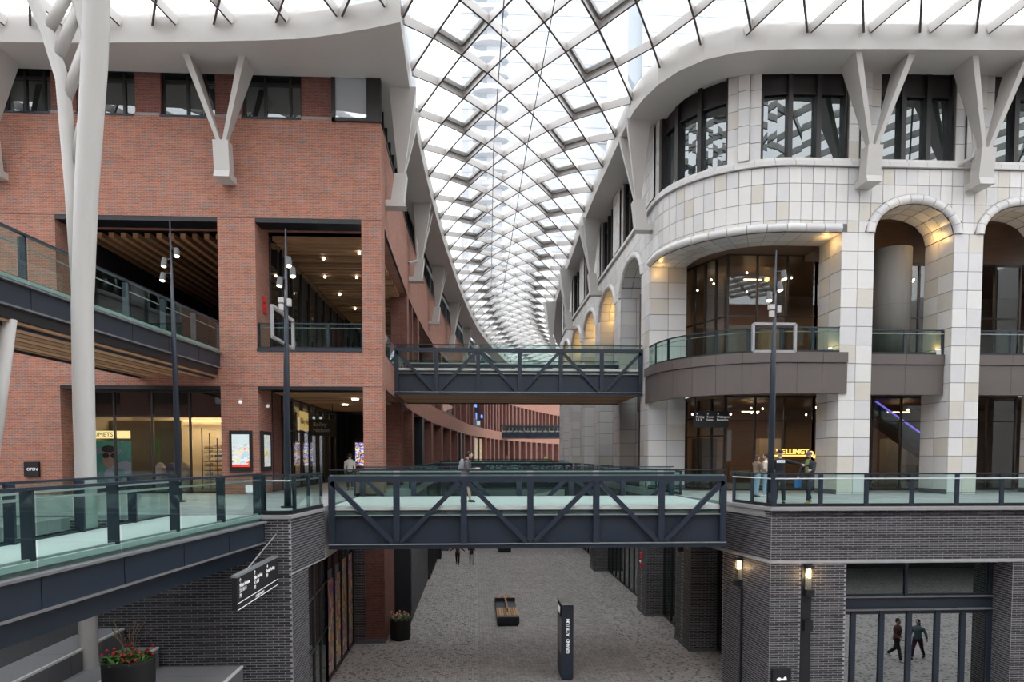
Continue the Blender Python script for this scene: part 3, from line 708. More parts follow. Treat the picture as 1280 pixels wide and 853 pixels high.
railing('glass_railing', 'glass railing around the corner of the left upper gallery', [LF.at(1.3, .15)[0][:], LF.at(S(42.5), .15)[0][:]], 6.2, 1.1, 1.7)
for a, c, t in ((44.2, 49.4, 'second'), (51, 61.8, 'third'), (69.5, 79.8, 'fourth'), (103, 108, 'farthest')):
    railing('glass_railing', t+' glass railing in the openings along the left upper gallery', [LF.at(S(a), .15)[0][:], LF.at(S(c), .15)[0][:]], 6.2, 1.1, 2.5)
railing('glass_railing', 'glass railing at the corner of the left deck beside the truss bridge', [(-6.0, 19.5), (-5.27, 19.5), (-4.98, 22.2)], 0, 1.1, 1.0)
railing('glass_railing', 'glass railing along the deck edge beyond the bridge on the left', [(-4.95, 28.2), (-4.95, 30.4)], 0, 1.1, 1.1)
railing('glass_railing', 'glass railing along the far left deck edge below the brick piers', [(-3.3, 34.1), (-3.3, 60.5)], 0, 1.1, 2.2)
railing('glass_railing', 'long glass railing along the front edge of the right deck', [(29.5, 21.62), (9.62, 21.62)], 0, 1.07, 1.5)
railing('glass_railing', 'short glass railing on the angled corner of the right deck', [(9.6, 21.64), (9.2, 23.9)], 0, 1.07, 1.2)
railing('glass_railing', 'glass railing along the right deck edge beyond the truss bridge', [(8.62, 28.4), (8.6, 60)], 0, 1.0, 2.0)

# ================================================================ GLASS CANOPY
EL = Path([(-32, 27.9), (-18.2, 27.9), (-8.4, 27.3), (-5.25, 26.75), (-2.75, 25.9)], step=1)
EL2 = Path([(-2.75, 25.9), (-2.84, 29.8), (-2.9, 34), (-2.86, 38.6), (-2.65, 46.1), (-2.24, 55), (-1.26, 70.4), (.45, 88.3), (3.6, 108), (8.6, 130), (20, 160), (30, 180)], step=1.5)
ER = Path([(34, 26.3), (21.4, 26.4), (13.9, 26.7), (10.8, 26.95), (9.13, 27.68), (7.93, 29.2), (7.25, 31.9), (7.22, 38), (7.26, 44.9), (7.58, 54.6), (7.95, 65), (8.8, 80), (11.6, 98), (16.8, 118), (27, 142), (40, 165)], step=1)
ZB = 17.5; ZT = 18.55
cn = thing('glass_canopy', 'huge glass grid canopy with pale steel lattice arching over the street', 'canopy', (2, 30, ZT))
def edge(path, side, name='edge_beam'):
    return path.ribbon(0, path.len, 0, side*1.75, ZB, ZT, step=1.2).build(name, 'white', cn, smooth=False)
edge(ER, -1)
prs = [((p.x, p.y), (min(p.x, -4.55), 29.72)) for p in EL.P]+[((p.x, p.y), (min(p.x-1.75, -4.55+.0*p.y) if p.y < 31 else p.x-1.75, max(p.y, 29.72))) for p in EL2.P[1:]]
m = MB(); k_ = len(prs)
for (a, b_) in prs: m.v += [(*a, ZB), (*b_, ZB), (*b_, ZT), (*a, ZT)]
for i in range(k_-1):
    i0 = 4*i; j0 = i0+4; m.f += [(i0, i0+1, j0+1, j0), (i0+1, i0+2, j0+2, j0+1), (i0+2, i0+3, j0+3, j0+2), (i0+3, i0, j0, j0+3)]
m.build('edge_beam', 'white', cn)
# the corner gusset and roof edge behind the beams
MB().prism([(34, 28), (34, 29.5), (13, 29.5), (10, 32), (9.4, 37), (8.7, 37), (8.7, 31), (10, 28.6), (13, 28)], ZB+.2, ZT-.1).build('edge_soffit', 'white', cn)
BP = [Vector(p) for P_ in (EL.P, EL2.P[1:]) for p in P_]; BR = [p for p in ER.P]
def segd(p, a, b):
    t = max(0, min(1, (p-a).dot(b-a)/max(1e-9, (b-a).length_squared))); return (p-a.lerp(b, t)).length
def xl(Y):
    for a, b in zip(EL2.P, EL2.P[1:]):
        if a.y <= Y <= b.y: return a.x+(b.x-a.x)*(Y-a.y)/(b.y-a.y)
    return EL2.P[-1].x
def xr(Y):
    q = [p for p in ER.P if p.y >= 31 or True]
    for a, b in zip(ER.P[:-1], ER.P[1:]):
        if a.y <= Y <= b.y and Y > 31.9: return a.x+(b.x-a.x)*(Y-a.y)/(b.y-a.y)
    return 7.25
def inside(p):
    if p.y > 34: return xl(p.y)-.01 <= p.x <= xr(p.y)+.01
    if p.x < -2.75:
        for a, b in zip(EL.P, EL.P[1:]):
            if a.x <= p.x <= b.x: return p.y < a.y+(b.y-a.y)*(p.x-a.x)/(b.x-a.x)
        return False
    if p.x > 7.2:
        y = 99
        for a, b in zip(ER.P, ER.P[1:]):
            if b.x <= p.x <= a.x and b.y < 34: y = a.y+(b.y-a.y)*(p.x-a.x)/(b.x-a.x)
        return p.y < y
    return p.x > xl(max(p.y, 25.95)) if p.y > 25.95 else True
def dist(p):
    d = 99
    for L_ in (BP, BR):
        for i in range(0, len(L_)-1):
            if abs(L_[i].y-p.y) < 14 and abs(L_[i].x-p.x) < 14: d = min(d, segd(p, L_[i], L_[i+1]))
    return d
def zs(p):
    t = min(dist(p), 5.0)/5.0; return ZT-.12+1.25*(1-(1-t)**2)
AX = 10.15/9; BY = 1.8; Y0 = 30.4
def npos(k, j):
    Y = Y0+j*BY
    if Y > 34:
        f = min(1, (Y-34)/4); a = -2.85+AX*k; c = xl(Y)+(xr(Y)-xl(Y))*k/9.0
        return Vector((a*(1-f)+c*f, Y))
    return Vector((-2.85+AX*k, Y))
def clip(a, b):
    lo, hi = 0, 1
    for _ in range(12):
        m = (lo+hi)/2
        if inside(a.lerp(b, m)): lo = m
        else: hi = m
    return a.lerp(b, lo)
seglist = []; panes = []; vents = []
def v3(p, dz=0): return Vector((p.x, p.y, zs(p)+dz))
for j in range(-24, 74):
    ks = range(-26, 34) if Y0+j*BY < 34 else range(-1, 11)
    for k in ks:
        if (k+j) % 2: continue
        a = npos(k, j)
        if Y0+j*BY > 34 and not (0 <= k <= 9): 
            ina = False
        else: ina = inside(a)
        for dk in (-1, 1):
            b = npos(k+dk, j+1); inb = inside(b)
            if not (ina or inb): continue
            p, q = a, b
            if not ina: p = clip(b, a)
            if not inb: q = clip(a, b)
            if (q-p).length < .25: continue
            dz = -.18
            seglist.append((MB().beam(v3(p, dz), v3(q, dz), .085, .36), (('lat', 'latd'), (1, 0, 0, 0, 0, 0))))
        # diamond above this node
        pts = [npos(k, j), npos(k+1, j+1), npos(k, j+2), npos(k-1, j+1)]; c = (pts[0]+pts[2])/2
        if not inside(c):
            ii = [p for p in pts if inside(p)]
            if not ii: continue
            c = ii[0].lerp(c, .3)
            if not inside(c): continue
        qs = [p if inside(p) else clip(c, p) for p in pts]
        panes.append((MB().quad(*[v3(p, .02) for p in qs]), 'gl_roof'))
        if k in (2, 7) and Y0+j*BY > 24.5 and all(inside(p) for p in pts):
            m = MB(); c3 = sum((v3(p) for p in pts), Vector())/4; w_ = [v3(p).lerp(c3, .13) for p in pts]
            for i in range(4): m.beam(w_[i]+Vector((0, 0, -.02)), w_[(i+1) % 4]+Vector((0, 0, -.02)), .10, .22)
            vents.append((m, 'vent'))
M['vent'] = pbr('vent_frame_metal', (.17, .16, .145), .5)
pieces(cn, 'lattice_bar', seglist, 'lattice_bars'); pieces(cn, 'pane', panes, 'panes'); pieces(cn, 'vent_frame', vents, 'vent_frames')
cb = MB()
cb.tube([(1.2, 10, 19.0), (1.0, 40, 19.2), (1.6, 75, 19.2)], .022, 5).tube([(3.2, 10, 19.0), (2.9, 40, 19.2), (2.8, 75, 19.2)], .022, 5)
cb.build('tie_cable', 'steel', cn)
# brackets and struts
def bracket(label, x, y, nx, ny, z=13.2, t=(1, 0), spread=1.1, group='canopy wall brackets', pipe=False):
    """corbel block on the wall at (x, y), wall normal n, wall tangent t; two tapering struts up to the edge beam"""
    o = thing('canopy_bracket', label, 'bracket', (x, y, z), group)
    n = Vector((nx, ny, 0)); tt = Vector((*t, 0)); p0 = Vector((x, y, 0))
    def P3(a, b, zz): return tuple(p0+tt*a+n*b+Vector((0, 0, zz)))
    hw = .31
    def loop(b0, b1, zz): return [P3(-hw, b0, zz), P3(hw, b0, zz), P3(hw, b1, zz), P3(-hw, b1, zz)]
    m = MB(); m.hull(loop(0, .95, z), loop(0, .85, z+.28)); m.hull(loop(.28, .85, z+.28), loop(.45, .98, z+1.45)); m.build('corbel', 'white', o)
    for s_ in (-1, 1):
        zt = ZB+.05; zb_ = z+1.42
        a = [P3(s_*.02-.07, .55, zb_), P3(s_*.16+.07*s_-.07, .55, zb_), P3(s_*.16, .9, zb_), P3(s_*.02, .9, zb_)]
        top = spread*s_
        b_ = [P3(top-.13, .35, zt), P3(top+.13, .35, zt), P3(top+.13, 1.5, zt), P3(top-.13, 1.5, zt)]
        a = [P3(s_*.10-.08, .6, zb_), P3(s_*.10+.08, .6, zb_), P3(s_*.10+.08, .85, zb_), P3(s_*.10-.08, .85, zb_)]
        MB().hull(a, b_).build('strut', 'white', o)
    m = MB()
    for s_ in (-1, 1): m.tube([P3(s_*.17, .72, z+1.3), P3(s_*.17, .72, z+1.62)], .035, 6)
    m.build('pin', 'alu', o)
    if pipe: MB().tube([P3(-.75, .05, z+1.0), P3(-.35, .5, z+1.25), P3(-.3, .55, z+1.6), P3(-.42, .45, z+3.2), P3(-.6, .4, ZB)], .085, 8).build('drain_pipe', 'white', o)
    return o
bracket('canopy bracket on the red brick wall above the second gallery opening', -10.35, YF, 0, -1, 13.0)
bracket('canopy bracket on the brick wall at the left edge behind the white tree column', -19.6, YF, 0, -1, 13.0, spread=1.0)
bracket('canopy bracket at the corner of the red brick building', LF.at(1.8)[0].x, LF.at(1.8)[0].y, 1, 0, 12.8, (0, 1))
for Y, t_ in ((44.6, 'second'), (58.5, 'third'), (72.5, 'fourth'), (86.5, 'fifth'), (100.5, 'sixth')):
    p, d = LF.at(S(Y)); bracket(t_+' canopy bracket along the street side of the brick building', p.x, p.y, d.y, -d.x, 12.8, tuple(d), spread=.8, pipe=Y < 50)
bracket('canopy bracket on the white facade left of the first arch', 16.1, 28.3, 0, -1, 12.75)
bracket('canopy bracket with drain pipe on the white facade right of the first arch', 20.85, 28.3, 0, -1, 12.75, pipe=True)
for Y, t_ in ((33.6, 'first'), (47.0, 'second'), (59.5, 'third'), (72, 'fourth')):
    bracket(t_+' canopy bracket along the street side of the white building', 8.6, Y, -1, 0, 12.6, (0, 1), spread=.9)

# branching tree column on the left
S_ = 17.5/21
def TP(x, y, z): return (x*S_, 17.5+(y-21)*S_, max(ZL, 1.65+(z-1.65)*S_))
tr = thing('tree_column', 'white branching steel tree column in front of the brick building', 'column', (-9.7, 17.5, ZL))
MB().tube([TP(-11.60, 21, -8.2), TP(-11.74, 21, -4.3), TP(-11.66, 21, -.5), TP(-11.66, 21, 3), TP(-11.62, 21, 6), TP(-11.35, 20.9, 9.4), TP(-10.85, 20.6, 13.0), TP(-10.5, 20.2, 15.4), TP(-10.2, 19.8, 19.5)], [.26*S_, .26*S_, .27*S_, .29*S_, .29*S_, .31*S_, .34*S_, .34*S_, .3*S_], 20).build('trunk', 'white', tr, smooth=True)
MB().tube([TP(-11.7, 21, 5.0), TP(-11.84, 21.05, 9.4), TP(-12.04, 21.1, 12.6), TP(-12.44, 21.1, 14.0), TP(-13.1, 21.1, 15.6), TP(-14.3, 21.1, 19.4)], [.16*S_, .19*S_, .19*S_, .18*S_, .18*S_, .16*S_], 16).build('branch', 'white', tr, smooth=True)
MB().tube([TP(-11.3, 21.1, 9.6), TP(-11.24, 21.1, 11.7), TP(-11.22, 21.1, 12.8), TP(-11.3, 21.1, 13.9), TP(-11.6, 21.1, 15.0), TP(-12.3, 21.2, 19.4)], [.12*S_, .16*S_, .17*S_, .17*S_, .16*S_, .15*S_], 16).build('branch', 'white', tr, smooth=True)
for a, c in (((-12.42, 21.1, 14.0), (-11.8, 21.1, 15.1)), ((-12.15, 21.1, 13.3), (-11.5, 21.15, 14.85)), ((-12.0, 21.1, 12.0), (-11.28, 21.15, 13.9)), ((-11.8, 21.1, 10.2), (-11.26, 21.15, 12.4)), ((-11.25, 21.1, 13.9), (-10.75, 20.9, 15.3)), ((-11.18, 21.1, 12.6), (-10.95, 21, 13.9))):
    MB().tube([TP(*a), TP(*c)], .16*S_, 14).build('cross_tube', 'white', tr, smooth=True)
lc = thing('leaning_column', 'pale leaning steel column under the upper walkway at the left edge', 'column', (-12.3, 18, 0))
MB().tube([(-12.55, 18, 0), (-11.75, 18, 5.1)], .17, 16).build('shaft', 'white', lc, smooth=True); MB().cyl(-12.55, 18, 0, .08, .35).build('base_plate', 'white', lc)

# ================================================================ RIGHT BUILDING (white tile, arches)
pts = [(34, 28.3), (13.4, 28.3)]
for i in range(1, 19):
    a = R(90)*i/18; pts.append((13.4-4.8*math.sin(a), 33.1-4.8*math.cos(a)))
pts += [(8.6, 50), (8.6, 66), (9.0, 74), (10.2, 82), (14, 98), (22, 118)]
PF = Path(pts, smooth=False)
_a = pts[:20]; 
def sx(x): return 34-x
S_ARC0 = 20.6; S_ARC1 = 20.6+4.8*math.pi/2
def sy(Y): return PF.s_y(Y) if Y > 66 else S_ARC1-.0+(Y-33.1)
rb = thing('tiled_building', 'white tiled building on the right with arches and rounded corner', 'building', (16, 32, 0))
core = []
TM = ['tile', 'tile', 'tile', 'tile2', 'tile2', 'tile3']
rt = random.Random(11)
tiles = []; TH = .035
def ptile(s0, s1, zb, zt, off=0.0, path=PF, nb=1, m=None):
    """one tile standing proud of the facade; zb may be a function of s"""
    g = .011; a = s0+g; b = s1-g; mb = MB(); k = nb
    F = [path.at(a+(b-a)*i/k, off+TH)[0] for i in range(k+1)]; B = [path.at(a+(b-a)*i/k, off)[0] for i in range(k+1)]
    zz = [(zb(a+(b-a)*i/k) if callable(zb) else zb)+g for i in range(k+1)]; zt -= g
    zz = [min(z, zt-.001) for z in zz]
    if max(zt-z for z in zz) < .05: return
    n = 0
    front = [(*F[i], zz[i]) for i in range(k+1)]+[(*F[k], zt), (*F[0], zt)]
    mb.quad(*front); mb.quad((*B[0], zt), (*B[k], zt), (*F[k], zt), (*F[0], zt)) 
    mb.quad((*B[0], zz[0]), (*F[0], zz[0]), (*F[0], zt), (*B[0], zt)); mb.quad((*F[k], zz[k]), (*B[k], zz[k]), (*B[k], zt), (*F[k], zt))
    mb.quad((*B[0], zz[0]), (*B[k], zz[k]), (*F[k], zz[k]), (*F[0], zz[0]))
    tiles.append((mb, m or rt.choice(TM)))
SPR = 11.0; RISE = 1.25
ARCH = []     # centre s, half width, rise
for xc in (18.42, 23.17, 27.9): ARCH.append((sx(xc), 1.73, RISE))
for yc in (38.1, 45.0, 51.9, 58.8, 65.5): ARCH.append((sy(yc), 2.55, 1.45))
for i in range(6): ARCH.append((sy(65.5)+6.6*(i+1), 2.5, 1.4))
BIG0, BIG1 = sx(15.3), sy(33.9)
END = sy(65.5)+43
def arch_z(s, extra=0.0):
    z = SPR
    for c, h, r in ARCH:
        if abs(s-c) < h+extra: z = max(z, SPR+(r+extra)*math.sqrt(max(0, 1-((s-c)/(h+extra))**2)))
    return z
TOPZ = 13.72
# wall body above the arches (thin slices follow the curve of each arch)
wb = MB(); s = 0.0
while s < END:
    e = s+(.14 if s < S_ARC1+40 else .3)
    z = arch_z((s+e)/2)
    A, _ = PF.at(s, 0); B, _ = PF.at(e, 0); C, _ = PF.at(e, -1.8); D, _ = PF.at(s, -1.8)
    wb.quad((*A, z), (*B, z), (*B, TOPZ), (*A, TOPZ)); wb.quad((*A, z), (*B, z), (*C, z), (*D, z)); wb.quad((*D, z), (*C, z), (*C, TOPZ), (*D, TOPZ))
    s = e
wb.build('wall_body', 'joint', rb)
# spandrel tiles
s = sx(26); tw = .5
while s < sy(78):
    e = s+tw
    for zb_, zt_ in ((12.97, 13.66), (12.22, 12.97), (11.47, 12.22), (11.0, 11.47)):
        c = (s+e)/2; ex = .36
        if BIG0 < c < BIG1 and zb_ < 11.3:
            ptile(s, e, 11.32, 11.47); continue
        lo = max(arch_z(s, ex), arch_z(e, ex), arch_z(c, ex))
        if lo > zb_+.02:
            if min(arch_z(s, ex), arch_z(e, ex)) >= zt_-.03: continue
            ptile(s, e, lambda q, zb_=zb_: max(zb_, arch_z(q, ex)), zt_, nb=4)
        else: ptile(s, e, zb_, zt_)
    s = e
# ledge
for s_ in range(0, 70):
    a = sx(26)+s_*.8
    if a > sy(76): break
    PF.ribbon(a+.008, a+.8-.008, -.3, .17, 13.68, 13.86, step=.4).build('ledge_stone', 'tile2', rb)
l = [(PF.ribbon(sx(26)+i*.8+.008, sx(26)+i*.8+.792, -.3, .05, 13.87, 14.02, step=.4), 'tile') for i in range(68)]
pieces(rb, 'sill_tile', l, 'sill_tiles', limit=100)
# piers between openings: (s0, s1)
def pier_tiles(s0, s1, z0, z1, n, depth=1.85, side=None, nd=2, ch=.78):
    PF.ribbon(s0+.03, s1-.03, 0, -depth, z0, z1, step=.6).build('pier', 'joint', rb)
    z = z1
    while z > z0+.05:
        zb_ = max(z0, z-ch); w_ = (s1-s0)/n
        for i in range(n): ptile(s0+i*w_, s0+(i+1)*w_, zb_, z, m=rt.choice(TM))
        # reveals
        for se, sg in ((s0, -1), (s1, 1)):
            if side and sg not in side: continue
            for i in range(nd):
                d0 = depth*i/nd; d1 = depth*(i+1)/nd; g = .011
                A, t = PF.at(se-sg*.03, -d0-g); B, _ = PF.at(se-sg*.03, -d1+g); o = t*TH*sg*.8
                mb = MB(); A2 = A+o; B2 = B+o; a_, b_ = zb_+g, z-g
                mb.quad((*A2, a_), (*B2, a_), (*B2, b_), (*A2, b_)); mb.quad((*A, b_), (*A2, b_), (*B2, b_), (*B, b_)); mb.quad((*A, a_), (*A2, a_), (*A2, b_), (*A, b_)); mb.quad((*B2, a_), (*B, a_), (*B, b_), (*B2, b_)); mb.quad((*A, a_), (*B, a_), (*B2, a_), (*A2, a_))
                tiles.append((mb, rt.choice(TM[2:] if sg == 1 and se < S_ARC0 else TM)))
        z = zb_
    PF.ribbon(s0-.02, s1+.02, .02, -depth-.02, 0, .2, step=.6).build('pier_base', 'gran', rb)
for x0, x1 in ((16.69, 15.28), (21.44, 20.15), (26.2, 24.9)): pier_tiles(sx(x0), sx(x1), 0, SPR, 2, side=(-1, 1))
ys = [(33.85, 35.55)]+[(a+2.55, a+4.35) for a in (38.1, 45.0, 51.9, 58.8)]
for y0, y1 in ys: pier_tiles(sy(y0), sy(y1), 0, SPR, 2, side=(-1,))
for i in range(6): pier_tiles(sy(65.5)+6.6*i+2.5, sy(65.5)+6.6*i+4.1, 0, SPR, 2, side=(-1,))
# arch rings and barrel linings
for c, h, r in ARCH:
    if c < sx(26): continue
    nv = 11 if c < S_ARC1+16 else 8
    for i in range(nv):
        mb = MB(); a0 = math.pi*i/nv+.006; a1 = math.pi*(i+1)/nv-.006; pr_ = []
        for k in range(4):
            th = a0+(a1-a0)*k/3; cs_, sn = math.cos(th), math.sin(th)
            ring = []
            for q in range(7):
                ph = R(-20)+R(220)*q/6; rr = .17+.19*(-math.cos(ph)); ro = .03+.13*math.sin(ph) 
                P_, _ = PF.at(c-(h+rr)*cs_, ro); ring.append((P_.x, P_.y, SPR+(r+rr)*sn))
            pr_.append(ring)
        b0 = 0; mb.v = [p for ring in pr_ for p in ring]
        for k in range(3):
            for q in range(6): i0 = k*7+q; mb.f.append((i0, i0+1, i0+8, i0+7))
        mb.v += mb.v[:7]+mb.v[21:28]; mb.f += [tuple(range(28, 35)), tuple(range(35, 42))]
        mb.build('arch_ring_stone', rt.choice(['tile', 'tile2']), rb, smooth=True)
    for i in range(8):
        for j in range(3):
            a0 = math.pi*i/8+.008; a1 = math.pi*(i+1)/8-.008; d0 = 1.8*j/3+.01; d1 = 1.8*(j+1)/3-.01; mb = MB()
            q = []
            for th, d in ((a0, d0), (a1, d0), (a1, d1), (a0, d1)):
                P_, _ = PF.at(c-(h-.03)*math.cos(th), -d); q.append((P_.x, P_.y, SPR+(r-.03)*math.sin(th)))
            mb.quad(*q); tiles.append((mb, rt.choice(TM)))
# rounded lintel and tiled soffit of the large corner opening
s = BIG0+.05
while s < BIG1-.1:
    e = min(s+.78, BIG1); mb = MB(); prf = [(.16+.15*math.sin(R(t)), .17-.17*math.cos(R(t))) for t in range(0, 181, 30)]
    prof = []
    for t in range(-20, 201, 36): prof.append((.06+.14*math.sin(R(t)), SPR+.16-.17*math.cos(R(t))))
    for k in range(4):
        for o_, z_ in prof:
            P_, _ = PF.at(s+.01+(e-s-.02)*k/3, o_); mb.v.append((P_.x, P_.y, z_))
    m_ = len(prof)
    for k in range(3):
        for q in range(m_-1): i0 = k*m_+q; mb.f.append((i0, i0+1, i0+m_+1, i0+m_))
    mb.v += mb.v[:m_]+mb.v[3*m_:4*m_]; mb.f += [tuple(range(4*m_, 5*m_)), tuple(range(5*m_, 6*m_))]
    mb.build('rounded_lintel_stone', rt.choice(['tile', 'tile2']), rb, smooth=True)
    for j in range(3):
        d0 = 1.8*j/3+.01; d1 = 1.8*(j+1)/3-.01
        q = [(*PF.at(s+.01, -d0)[0], SPR-.03), (*PF.at(e-.01, -d0)[0], SPR-.03), (*PF.at(e-.01, -d1)[0], SPR-.03), (*PF.at(s+.01, -d1)[0], SPR-.03)]
        tiles.append((MB().quad(*q), rt.choice(TM)))
    s = e
# upper storey: tiled piers, bronze windows
UW = [(sx(25.1), sx(21.75), 3), (sx(20.1), sx(16.85), 3), (sx(15.5), sx(11.95)+.1, 3)]
UW.append((S_ARC0+2.9, S_ARC1-.55, 3))
for yc in (38.4, 45.0, 51.9, 58.8, 65.5): UW.append((sy(yc)-1.9, sy(yc)+1.9, 3))
UW.append((sy(65.5)+4.5, END, 8))
UW = sorted(UW); prev = sx(30)
for a, b_, n in UW+[(END, END, 0)]:
    if a-prev > .3 and a < sy(79):
        w_ = a-prev; PF.ribbon(prev, a, -.02, -.5, 14.0, 17.8, step=.5).build('upper_pier', 'joint', rb); k = max(2, round(w_/.45)); zz = 14.0
        while zz < 17.6:
            for i in range(k):
                off = .10 if (0 < i < k-1) else -.02
                ptile(prev+w_*i/k, prev+w_*(i+1)/k, zz, min(zz+.72, 17.8), off=off)
            zz += .72
    prev = b_
    if n:
        o = PF.ribbon(a, b_, -.30, -.42, 14.0, 14.1, step=.5).build('window', 'frame', rb)
        PF.ribbon(a, b_, -.30, -.42, 16.72, 17.8, step=.5).build('window_head', 'frame', o); PF.ribbon(a, b_, -.22, -.42, 16.72, 16.80, step=.5).build('transom', 'frame', o)
        for i in range(n+1):
            q = a+(b_-a)*i/n; PF.ribbon(max(a, q-.10), min(b_, q+.10), -.12, -.5, 14.0, 17.8, step=.3).build('mullion', 'frame', o)
            if i < n:
                PF.ribbon(q+.1, a+(b_-a)*(i+1)/n-.1, -.36, -.38, 14.1, 16.75, step=.25 if S_ARC0 < q < S_ARC1 else 1).build('pane', 'gl_win', o)
pieces(rb, 'tile', tiles, 'tiles')
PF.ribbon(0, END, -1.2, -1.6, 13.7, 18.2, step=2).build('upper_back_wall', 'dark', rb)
MB().prism([(8.9, 34), (13.4, 29.3), (40, 29.3), (60, 29.3), (60, 118), (24, 118), (15, 98), (11, 82), (9.2, 66)], 17.9, 18.3).build('roof', 'dark', rb)
# balcony slab and fascia panels
def fas(s0, s1, o, n):
    for i in range(n):
        a = s0+(s1-s0)*i/n+.006; b_ = s0+(s1-s0)*(i+1)/n-.006
        PF.ribbon(a, b_, o-.3, o, 4.28, 5.55, step=.4).build('fascia_panel', 'brown', rb)
        PF.ribbon(a, b_, o-.3, o+.06, 5.57, 6.0, step=.4).build('fascia_cap', 'brown', rb)
fas(sx(15.6), sy(34.8)-.6, .12, 10)
for c, h, r in ARCH:
    if c < sx(26): continue
    if c < S_ARC0: fas(c-h+.02, c+h-.02+.0, -.35, 2)
    else: fas(c-h, c+h, -1.0, 2)
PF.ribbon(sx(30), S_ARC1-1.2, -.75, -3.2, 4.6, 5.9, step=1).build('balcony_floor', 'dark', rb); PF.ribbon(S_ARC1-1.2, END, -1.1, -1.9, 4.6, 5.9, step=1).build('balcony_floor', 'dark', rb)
PF.ribbon(sx(30), S_ARC1-1.2, -.8, -3.5, 4.5, 4.59, step=1).build('balcony_soffit', 'brsoff', rb)
PF.ribbon(sx(15.5), S_ARC1-1.2, -1.7, -3.6, 11.05, 11.15, step=1).build('ceiling', 'brsoff', rb); MB().box(15.4, 34, 30, 32, 12.6, 12.7).build('ceiling', 'brsoff', rb); MB().box(15.4, 34, 31.72, 31.9, 10.75, 12.6).build('bulkhead', 'brsoff', rb)
PF.ribbon(S_ARC1+1.5, END, -1.85, -2.0, 0, 13.5, step=2).build('arch_back_wall', 'tile2', rb)
# glazing lines behind the openings
def scr(label, p, q, z0, z1, n, bars, out, gl='gl_store'): return storefront('glass_screen', label, p, q, z0, z1, n, bars, gl, out, frame='frame')
G = [((26, 31.8), (16.0, 31.8)), ((16.0, 31.8), (11.75, 31.8)), ((11.75, 31.8), (10.4, 35.6))]
scr('dark framed glass wall behind the upper arches on the right', *G[0], 6.0, 10.75, 8, [8.2], (0, -1)); scr('dark framed glass wall behind the curved balcony', *G[1], 6.0, 11.1, 3, [8.2], (0, -1))
scr('angled dark framed glass wall at the left end of the curved balcony', *G[2], 6.0, 11.1, 5, [8.2], (-1, -.3))
scr('ground floor glass wall behind the right hand piers', *G[0], 0, 4.5, 7, [3.3], (0, -1)); scr('ground floor glass wall with gold lettering behind the walkers', *G[1], 0, 4.5, 3, [3.3], (0, -1))
scr('angled ground floor glass doors near the black directory sign', *G[2], 0, 4.5, 4, [2.6, 3.5], (-1, -.3))
cc = thing('concrete_column', 'round fair faced concrete column behind the first upper arch', 'column', (19.1, 31, 6))
MB().cyl(18.95, 30.6, 6.0, 11.0, .78, n=28).build('shaft', 'conc', cc, smooth=True); MB().cyl(18.95, 30.6, 8.44, 8.46, .783, n=28).build('pour_joint', 'joint', cc)
# rooms behind the glazing
for nm, z0, z1, col_, lb_ in (('room_interior', 0, 4.4, 'brsoff', 'brown panelled ground floor lobby behind the right glass wall'), ('room_interior', 6.0, 11.1, 'brsoff', 'brown timber lined upper lounge behind the curved balcony')):
    o = thing(nm, lb_, 'interior', (18, 36, z0))
    MB().box(9.6, 40, 40, 40.2, z0, z1).box(36, 36.2, 32, 40, z0, z1).build('back_wall', col_, o); MB().box(9.9, 36, 32, 40, z0-.02, z0+.01).build('room_floor', 'dark', o)
    MB().box(9.9, 10.1, 36, 40, z0, z1).build('side_wall', 'brown', o); MB().box(10.4, 36, 31.9, 40, z1, z1+.1).build('room_ceiling', 'brsoff', o)
    rr = random.Random(z0+1)
    for i in range(16): MB().ball((11.5+rr.random()*13, 33+rr.random()*5, z1-.25-rr.random()*.5), .055, n=6, m=4).build('pendant_lamp', 'lamp2', o)
    for i in range(3): MB().box(13.6+i*4, 14.5+i*4, 34.5, 34.56, z1-.5, z1-.47).build('light_strip', 'lamp', o)
    for i in range(4): MB().box(12+i*3.6, 13.2+i*3.6, 37, 37.6, z0, z0+2.6).build('room_partition', ['dark', 'inter', 'brown', 'conc'][i], o)
    lt = bpy.data.lights.new('room_light', 'AREA'); lt.energy = 150; lt.color = (1, .7, .42); lt.size = 14; lt.shape = 'RECTANGLE'; lt.size_y = 4
    lo = bpy.data.objects.new('room_light', lt); COL.objects.link(lo); lo.location = (18, 36, z1-.7)
es = thing('escalator', 'escalator with violet lit handrail behind the right ground floor glass', 'escalator', (22, 34, 0))
MB().beam((19.5, 34.3, 4.3), (25.5, 34.3, 0.2), .9, .5).build('truss_body', 'brown', es)
MB().beam((19.5, 33.8, 4.9), (25.5, 33.8, .9), .05, .07).build('handrail', 'violet', es); MB().beam((19.5, 33.85, 4.6), (25.5, 33.85, .55), .03, .5).build('side_panel', 'gl_teal', es)
# gold lettering on the glass
gs = thing('gold_lettering', 'glowing gold lettering WELLINGTON on the ground floor glass', 'sign', (14.5, 31.7, 1.5))
W_ = 'WELLINGTON'; xs = [14.16, 14.43, 14.62, 14.79, 14.96, 15.05, 15.30, 15.53, 15.70, 15.96]; dz = [0, 0, 0, 0, 0, 0, 0, 0, -.06, -.18]; ro = [0, 0, 0, 0, 0, 0, 0, -4, -14, -28]
for c_, x, dz_, r_ in zip(W_, xs, dz, ro): text(c_, .33, (x, 31.68, 1.74+dz_), (R(90), R(-r_), 0), 'gold', gs, 'letter', ext=.02, bold=.004)
MB().beam((14.1, 31.68, 1.66), (15.85, 31.68, 1.66), .03, .06).beam((15.85, 31.68, 1.66), (16.9, 31.68, 1.2), .03, .06).build('underline', 'gold', gs)
ds = thing('directory_sign', 'black hanging directory sign with three white text columns under the balcony', 'sign', (10.5, 31, 3.3))
